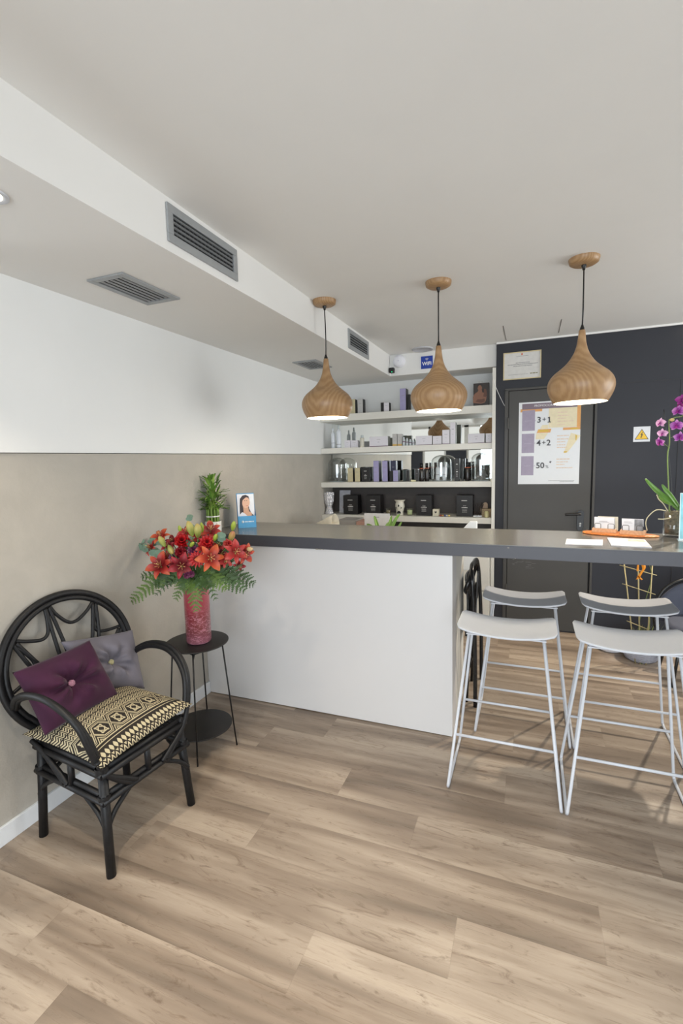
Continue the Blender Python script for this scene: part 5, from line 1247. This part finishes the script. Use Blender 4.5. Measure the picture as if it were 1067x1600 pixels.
m.poly([bl(.5, .62), bl(.97, .62), bl(.95, .92), bl(.55, .92)]); m.build('printed_picture', mat('paper_picture', (206, 176, 150), .5, vary=.4, scale=50), t)
m = MB()
for k in range(3): m.poly([bl(.08, .12+.10*k), bl(.85, .12+.10*k), bl(.85, .135+.10*k), bl(.08, .135+.10*k)])
m.build('printed_lines', M_gp, t)
# acrylic stand at the right picture edge
t = thing('acrylic_stand', 'clear acrylic leaflet stand with a turquoise leaflet at the right picture edge', 'leaflet stand', (0.765, 2.862, ZT), math.radians(-8))
m = MB(); m.box(-.055, .055, -.03, .03, 0, .003); m.prism([(-.05, .0, 0.003), (.05, .0, 0.003), (.05, .035, .24), (-.05, .035, .24)], (0, .002, 0)); m.build('stand', mat('clear_acrylic', (206, 222, 226), .1), t)
m = MB(); m.prism([(-.046, -.001, 0.008), (.046, -.001, 0.008), (.046, .0335, .236), (-.046, .0335, .236)], (0, .0006, 0)); m.build('leaflet', mat('turquoise_print', (130, 198, 212), .4, vary=.2, scale=12), t)

# orchid in a glass
OC = V(0.718, 2.985, ZT)
t = thing('orchid_glass', 'short clear glass tumbler with bark holding the orchid', 'glass', OC)
m = MB(); m.lathe([(0, 0), (.044, 0), (.047, .004), (.048, .140), (.0455, .140), (.0445, .016), (0, .014)], 36); m.build('tumbler', glass('orchid_pot_glass', (.9, .94, .94), .02, .25), t)
t = thing('orchid_plant', 'orchid with purple pink flowers on a staked stem at the right picture edge', 'orchid', OC+V(0, 0, .015))
m = MB(); m.lathe([(0, 0), (.040, .0), (.043, .11), (.03, .122), (0, .125)], 20); m.build('bark', mat('orchid_bark', (96, 84, 62), .9, vary=.5, scale=90, bump=.8), t)
M_rt = mat('aerial_root', (188, 180, 150), .6, vary=.1); M_ol = mat('orchid_leaf', (88, 128, 48), .35, vary=.15)
for pts in (((1040, 798), (1025, 797), (1012, 808), (1009, 818), (1011, 829)), ((1043, 798), (1036, 787), (1029, 780), (1026, 773)), ((1058, 798), (1049, 808), (1038, 811), (1028, 811)), ((1046, 800), (1052, 815), (1058, 826), (1063, 836))):
    P_ = [at_y(x, y, 2.95 if i else 2.965)-OC-V(0, 0, .015) for i, (x, y) in enumerate(pts)]
    m = MB(); m.tube(cr(P_, 6), .0026, 7); m.build('aerial_root', M_rt, t)
def oleaf(pts, w):
    P_ = cr([at_y(x, y, Y)-OC-V(0, 0, .015) for x, y, Y in pts], 8); m = MB()
    def fn(u, v):
        k = u*(len(P_)-1); i = min(int(k), len(P_)-2); c = P_[i].lerp(P_[i+1], k-i); d = (P_[i+1]-P_[i]).normalized(); s = d.cross(V(.2, -1, .25)).normalized()
        return c+s*w*(math.sin(PI*(.12+.86*u)))**.6*(v*2-1)+V(0, -1, 0)*abs(v*2-1)*w*.4
    m.grid(fn, 14, 4); m.build('leaf', M_ol, t, solid=.0015)
oleaf(((1062, 795, 2.97), (1040, 778, 2.93), (1022, 763, 2.92), (1008, 748, 2.93)), .0135)
oleaf(((1062, 795, 2.97), (1048, 775, 2.93), (1040, 766, 2.92), (1034, 757, 2.92)), .012)
oleaf(((1062, 795, 2.97), (1072, 780, 2.93), (1084, 775, 2.92), (1096, 775, 2.9)), .015)
oleaf(((1060, 797, 2.97), (1050, 788, 3.0), (1038, 783, 3.02), (1028, 775, 3.04)), .010)
def px3(pts, Y): return [at_y(x, y, Y)-OC-V(0, 0, .015) for x, y in pts]
m = MB(); m.tube(cr(px3(((1050, 800), (1048, 750), (1043, 700), (1037, 640)), 2.97), 6), .0022, 6); m.build('support_stake', M_blackp, t)
m = MB(); m.tube(cr(px3(((1046, 800), (1044, 750), (1043, 712), (1046, 690), (1045, 660), (1047, 655)), 2.965), 6), .0030, 7); m.tube(cr(px3(((1047, 655), (1056, 652), (1068, 648), (1080, 620)), 2.965), 6), .0022, 7); m.build('flower_stem', mat('orchid_stem', (110, 132, 66), .5), t)
P_o = petal_mat('orchid_petal', (150, 40, 150), (214, 160, 210), (184, 104, 190)); P_oc = petal_mat('orchid_deep', (130, 20, 110), (170, 40, 150)); P_op = petal_mat('orchid_pale', (200, 130, 186), (216, 176, 212))
def orch(px, py, Y, R, face, pm):
    c = at_y(px, py, Y)-OC-V(0, 0, .015); M = frame(face); m = MB()
    for a, L, w in ((PI/2, 1, .30), (PI/2+2.3, .95, .28), (PI/2-2.3, .95, .28), (0.15, 1.05, .52), (PI-.15, 1.05, .52)): petal(m, M, c, a, R*L, R*w, R*.12, R*.25, 7, 5)
    o = m.build('orchid_flower', pm, t, weld=True)
    m = MB(); petal(m, M, c+M @ V(0, 0, R*.1), -PI/2, R*.5, R*.16, R*.4, R*.1, 5, 4); m.ell(c+M @ V(0, 0, R*.2), (R*.12,)*3, None, 8, 6); m.build('flower_lip', P_oc, o, weld=True)
for a in ((1032, 661, 2.97, .030, (-.7, -.6, .1), P_op), (1035, 677, 2.97, .028, (-.5, -.8, -.2), P_op), (1031, 691, 2.97, .032, (-.8, -.4, -.3), P_o), (1057, 665, 2.96, .034, (-.3, -1, 0), P_o), (1062, 683, 2.95, .032, (.2, -1, -.2), P_o), (1060, 642, 2.96, .034, (-.6, -.8, .3), P_o), (1066, 625, 2.97, .034, (0, -1, .3), P_oc), (1062, 635, 3.0, .028, (-.8, -.3, .3), P_oc)): orch(*a)
m = MB(); m.ell(at_y(1050, 656, 2.965)-OC-V(0, 0, .015), (.011, .010, .009)); m.build('flower_bud', P_cre, t)
m = MB()
for a, b in (((1046, 700), (1037, 693)), ((1046, 672), (1037, 677)), ((1048, 684), (1058, 681))): m.tube(px3((a, b), 2.967), .0014, 5)
m.build('flower_stalks', mat('orchid_stem', (110, 132, 66)), t)

# ------------------------------------------------------------------ folding chair leaning on the counter end
FCX, FCY = -0.322, 2.93
t = thing('folding_chair', 'black folding chair leaning folded against the end of the counter', 'chair', (FCX, FCY, 0))
M_gb = mat('glossy_black_plastic', (22, 21, 22), .25)
m = MB(); m.tube(cr([(.030, -.02, 0), (.026, -.02, .4), (.012, -.015, .72), (.004, .0, .82), (.0, .06, .868), (-.002, .18, .876), (.0, .30, .868), (.004, .36, .82), (.012, .375, .72), (.026, .38, .4), (.030, .38, 0)], 5), .0125, 10); m.build('rear_frame', M_gb, t)
m = MB()
m.tube([(-.030, .03, 0), (-.018, .03, .35), (.0, .02, .70)], .011, 10); m.tube([(-.030, .33, 0), (-.018, .33, .35), (.0, .34, .70)], .011, 10); m.tube([(-.026, .03, .18), (-.026, .33, .18)], .008, 8); m.build('front_frame', M_gb, t)
m = MB(); m.tube(cr([(-.004, .02, .83), (-.012, .18, .86), (-.004, .34, .83), (-.030, .37, .74), (-.036, .18, .68), (-.030, -.01, .74)], 6, True), .014, 10, True); m.build('backrest', M_gb, t)
m = MB(); m.grid(lambda u, v: V(-.030-.018*math.sin(u*PI)+.012*math.sin(v*PI), .0+.36*u, .44+.36*v), 12, 8); m.build('seat', M_gb, t, solid=.014, bevel=.004)
m = MB(); m.prism([(.030, -.05, .70), (.044, -.05, .70), (.052, -.05, .865), (.040, -.05, .865)], (0, .02, 0)); m.build('side_strip', M_gb, t, bevel=.003)

# ------------------------------------------------------------------ trellis plant, bowl, cord and chair behind the stools
BK = V(0.80, 4.02, 0)
t = thing('woven_basket_planter', 'round grey white woven basket planter on the floor by the dark wall', 'planter', BK)
N = NT('grey_wicker'); w1 = N.n('ShaderNodeTexWave', wave_type='BANDS', bands_direction='Z', i_Vector=N.coord(), i_Scale=26, i_Distortion=1.5, i_Detail=1).outputs[0]; n1 = N.noise(N.map(N.coord(), (1, 1, .3)), 60, 3)
N.set(Base_Color=N.mix(N.math('MULTIPLY', w1, n1), rgb(190, 192, 204), rgb(92, 94, 108)), Roughness=.8); N.bump(w1, .6, .006)
m = MB(); m.lathe([(0, 0), (.085, 0), (.105, .012), (.128, .06), (.140, .12), (.142, .17), (.134, .17), (.13, .12), (0, .11)], 36); m.build('basket', N.m, t)
t = thing('trellis_plant', 'thin climbing plant on a bamboo trellis with an orange ribbon', 'plant', BK+V(0, 0, .115))
M_bam = mat('bamboo_cane', (168, 154, 112), .6, vary=.15, scale=30); YT = 3.92
def pxl(pts, Y=YT): return [at_y(x, y, Y)-BK-V(0, 0, .115) for x, y in pts]
for a, b in (((974, 872), (993, 1040)), ((996.5, 868), (1000, 1040)), ((1020, 870), (1009, 1040))):
    m = MB(); m.tube(pxl((a, b)), .0045, 6); m.build('trellis_upright', M_bam, t)
for a, b in (((968, 883), (1026, 899)), ((972, 912), (1024, 929)), ((979, 970), (1011, 983))):
    m = MB(); m.tube(pxl((a, b), YT-.01), .003, 6); m.build('trellis_crossbar', M_bam, t)
m = MB(); rb = px_ = None
def ribbon(pts, w, name):
    P_ = cr(pxl(pts, YT-.03), 6); m = MB(); m.grid(lambda u, v: P_[min(int(u*(len(P_)-1)), len(P_)-1)]+V(.5, 0, .25).normalized()*w*(v*2-1), len(P_)-1, 1); return m.build(name, mat('orange_ribbon', (226, 140, 20), .5), t, solid=.001)
ribbon(((1004, 880), (1006, 888), (1001, 896), (996, 905)), .012, 'ribbon'); ribbon(((997, 880), (996.5, 886), (996, 892)), .007, 'ribbon'); ribbon(((996, 900), (1000, 903), (1003, 906)), .005, 'ribbon')
m = MB(); rg = random.Random(4)
for i in range(40):
    b_ = at_y(985+rg.random()*30, 1000, YT)-BK-V(0, 0, .115); b_.z = 0.0; a = rg.uniform(0, 6.28)
    blade(m, V(rg.uniform(-.08, .08), rg.uniform(-.08, .08), -.01), (math.cos(a)*.4, math.sin(a)*.4, 1), rg.uniform(.10, .24), .004, .03, 5)
m.build('leaves', mat('dry_green_leaf', (112, 120, 64), .6, vary=.3), t)
m = MB(); m.tube(cr(pxl(((1003, 1040), (998, 980), (1008, 940), (1018, 900), (1010, 870))), 6), .003, 6); m.build('vine', mat('vine_green', (96, 110, 60), .6), t)
t = thing('white_bowl', 'low round white bowl on the floor between the stool legs', 'bowl', (0.62, 4.16, 0))
m = MB(); m.lathe([(0, 0), (.075, 0), (.085, .006), (.092, .035), (.090, .06), (.084, .06), (.08, .02), (0, .015)], 36); m.build('bowl', mat('white_plastic', (226, 226, 232)), t)
t = thing('dried_grass', 'wispy dried grass standing in the low white bowl', 'plant', (0.62, 4.16, .016)); m = MB()
for i in range(26): a = rg.uniform(0, 6.28); blade(m, V(rg.uniform(-.04, .04), rg.uniform(-.04, .04), 0), (math.cos(a)*.3, math.sin(a)*.3, 1), rg.uniform(.10, .17), .002, .01, 4)
m.build('blades', mat('dry_grass', (96, 92, 72), .8, vary=.3), t)
C_ = [at_z(x, y, .004) for x, y in ((950, 1001), (935, 998), (926, 1001), (925, 1006), (935, 1011), (950, 1013), (966, 1012), (985, 1006))]
m = MB(); m.tube(cr(C_, 6), .004, 6); tag(m.build('floor_cord', M_wht), 'white cord lying in a loop on the floor behind the stools', 'cord')
# rounded black chair at the far right
t = thing('round_black_chair', 'dark round backed chair just inside the right picture edge by the dark wall', 'chair', (1.10, 3.80, 0))
m = MB(); m.tube(cr([(-.24, .10, .30), (-.25, .10, .45), (-.17, .12, .60), (0, .14, .66), (.17, .12, .60), (.25, .10, .45), (.24, .10, .30)], 7), .012, 10); m.build('back_hoop', M_blackp, t)
m = MB(); m.grid(lambda u, v: V((u*2-1)*.23, .12+.02*math.cos((u*2-1)*1.5), .34+(.30*(math.cos((u*2-1)*1.35))**.5)*v), 14, 6); m.build('back_panel', mat('dark_grey_fabric', (72, 76, 90), .8), t, solid=.01)
m = MB(); m.lathe([(0, .34), (.20, .34), (.22, .36), (.22, .385), (.19, .40), (0, .40)], 30, (0, -.06, 0)); m.build('seat', mat('dark_grey_fabric', (72, 76, 90)), t)
for sx, sy in ((-1, -1), (1, -1), (-1, 1), (1, 1)):
    m = MB(); m.tube([(sx*.20, sy*.17-.05, 0), (sx*.15, sy*.12-.05, .345)], .010, 8); m.build('leg', M_blackp, t)

# ------------------------------------------------------------------ desk behind the counter
m = MB(); m.box(XW+0.02, -0.84, 3.62, 4.18, 0.70, 0.73)
dk = tag(m.build('office_desk', M_shelf, bevel=.002), 'white desk behind the counter, hidden below its edge', 'desk')
for x in (XW+.06, -.88):
    for y in (3.66, 4.14): m = MB(); m.box(x-.02, x+.02, y-.02, y+.02, 0, .70); m.build('leg', M_whitem, dk)
def up(px, py, Y): return at_y(px, py, Y)
a = up(498, 824, 3.80)
t = thing('paper_lamp', 'cream cone shaped paper lampshade showing above the counter edge', 'lamp', (a.x+.07, 3.82, .73))
m = MB(); m.lathe([(0, 0), (.06, 0), (.06, .012), (.008, .016), (.008, .15), (0, .15)], 20); m.build('base', M_whitem, t)
m = MB(); c0, c1 = V(-.10, 0, .245), V(.085, -.0, .27)
N_ = 20; ra, rb_ = .020, .085; dirx = (c1-c0).normalized(); Mx = dirx.to_track_quat('Z', 'Y').to_matrix()
m.grid(lambda u, v: c0.lerp(c1, u)+Mx @ V((ra+(rb_-ra)*u)*math.cos(2*PI*v), (ra+(rb_-ra)*u)*math.sin(2*PI*v), 0), 4, 28); m.build('shade', mat('cream_paper', (222, 214, 196), .7), t, solid=.002)
def desk_panel(name, pa, pb, pc, Y, th_, mt, label, cat, tilt=0):
    A, B, C = up(*pa, Y), up(*pb, Y), up(*pc, Y)
    t = thing(name, label, cat, ((A.x+B.x)/2, Y, .731)); w = B.x-A.x; h = A.z-.731
    m = MB(); m.prism([(-w/2, 0, 0), (w/2, 0, 0), (w/2, tilt, h), (-w/2, tilt, h)], (0, th_, 0)); m.build('panel', mt, t, bevel=.002); return t, w, h
desk_panel('document_tray', (527, 812.5), (555.5, 812.5), (527, 822), 3.95, .22, mat('grey_card', (150, 146, 142), .6), 'grey box file on the desk behind the counter', 'box')
desk_panel('pink_folder', (556.5, 815), (570, 815), (556.5, 822), 3.92, .2, mat('dusty_pink', (182, 140, 124), .6), 'dusty pink folder beside the grey box file', 'folder')
t, w, h = desk_panel('desk_monitor', (569, 802), (608, 802.5), (569, 825), 3.84, .02, mat('pale_grey_plastic', (206, 204, 204), .45), 'back of a pale grey screen standing on the desk behind the counter', 'screen')
m = MB(); m.box(-w*.12, w*.10, -.0008, .0, h-.035, h-.028); m.build('printed_mark', M_gp, t)
c = up(600, 824, 3.45)
t = thing('desk_plant', 'strap leaved green plant showing above the middle of the counter', 'plant', (c.x, 3.45, .731-.73+.0))
t.location.z = 0.0
m = MB(); m.lathe([(0, 0), (.10, 0), (.13, .55), (.12, .55), (.115, .5), (0, .5)], 30); m.build('tall_pot', M_whitem, t)
M_strap = mat('strap_leaf', (110, 150, 60), .35, vary=.2, scale=6)
for pts, w_ in ((((600, 860), (592, 830), (588, 815), (585, 806)), .016), (((600, 860), (606, 830), (610, 815), (612, 806)), .014), (((600, 860), (610, 830), (618, 812), (625, 803)), .014), (((600, 860), (585, 828), (578, 821), (573, 819)), .013), (((602, 860), (614, 835), (622, 824), (628, 815)), .011), (((598, 860), (600, 835), (604, 822), (607, 816)), .013), (((600, 860), (580, 835), (570, 832), (560, 836)), .014), (((600, 860), (625, 840), (636, 838), (645, 845)), .014)):
    P_ = cr([at_y(x, y, 3.45+.02*i)-t.location for i, (x, y) in enumerate(pts)], 7); m = MB()
    def fn(u, v):
        k = u*(len(P_)-1); i = min(int(k), len(P_)-2); c = P_[i].lerp(P_[i+1], k-i); d = (P_[i+1]-P_[i]).normalized(); s = d.cross(V(0, -1, .1)).normalized()
        return c+s*w_*(math.sin(PI*(.25+.73*u)))**.6*(v*2-1)+V(0, -1, 0)*abs(v*2-1)*w_*.5
    m.grid(fn, 14, 4); m.build('leaf', M_strap, t, solid=.0012)
a, b = up(722, 829, 3.75), up(745, 816, 3.75)
t = thing('desk_chair', 'white chair whose slanted top edge shows above the counter beside the upright panel', 'chair', (-.46, 3.74, 0))
m = MB(); A = up(718, 832, 3.72)-t.location; B = up(733, 815.5, 3.72)-t.location; C = up(745, 815.5, 3.72)-t.location
m.prism([(A.x, 0, A.z-.30), (C.x, 0, A.z-.30), (C.x, 0, C.z), (B.x, 0, B.z), (A.x, 0, A.z)], (0, .028, 0)); m.build('backrest', M_base, t, bevel=.006)
m = MB(); m.box(-.33, -.03, -.38, .03, .43, .46); m.build('seat', M_base, t, bevel=.01)
for sx in (-.31, -.05):
    for sy in (-.35, .0): m = MB(); m.tube([(sx, sy, 0), (sx, sy, .43 if sy < 0 else .80)], .011, 8); m.build('leg', M_whitem, t)
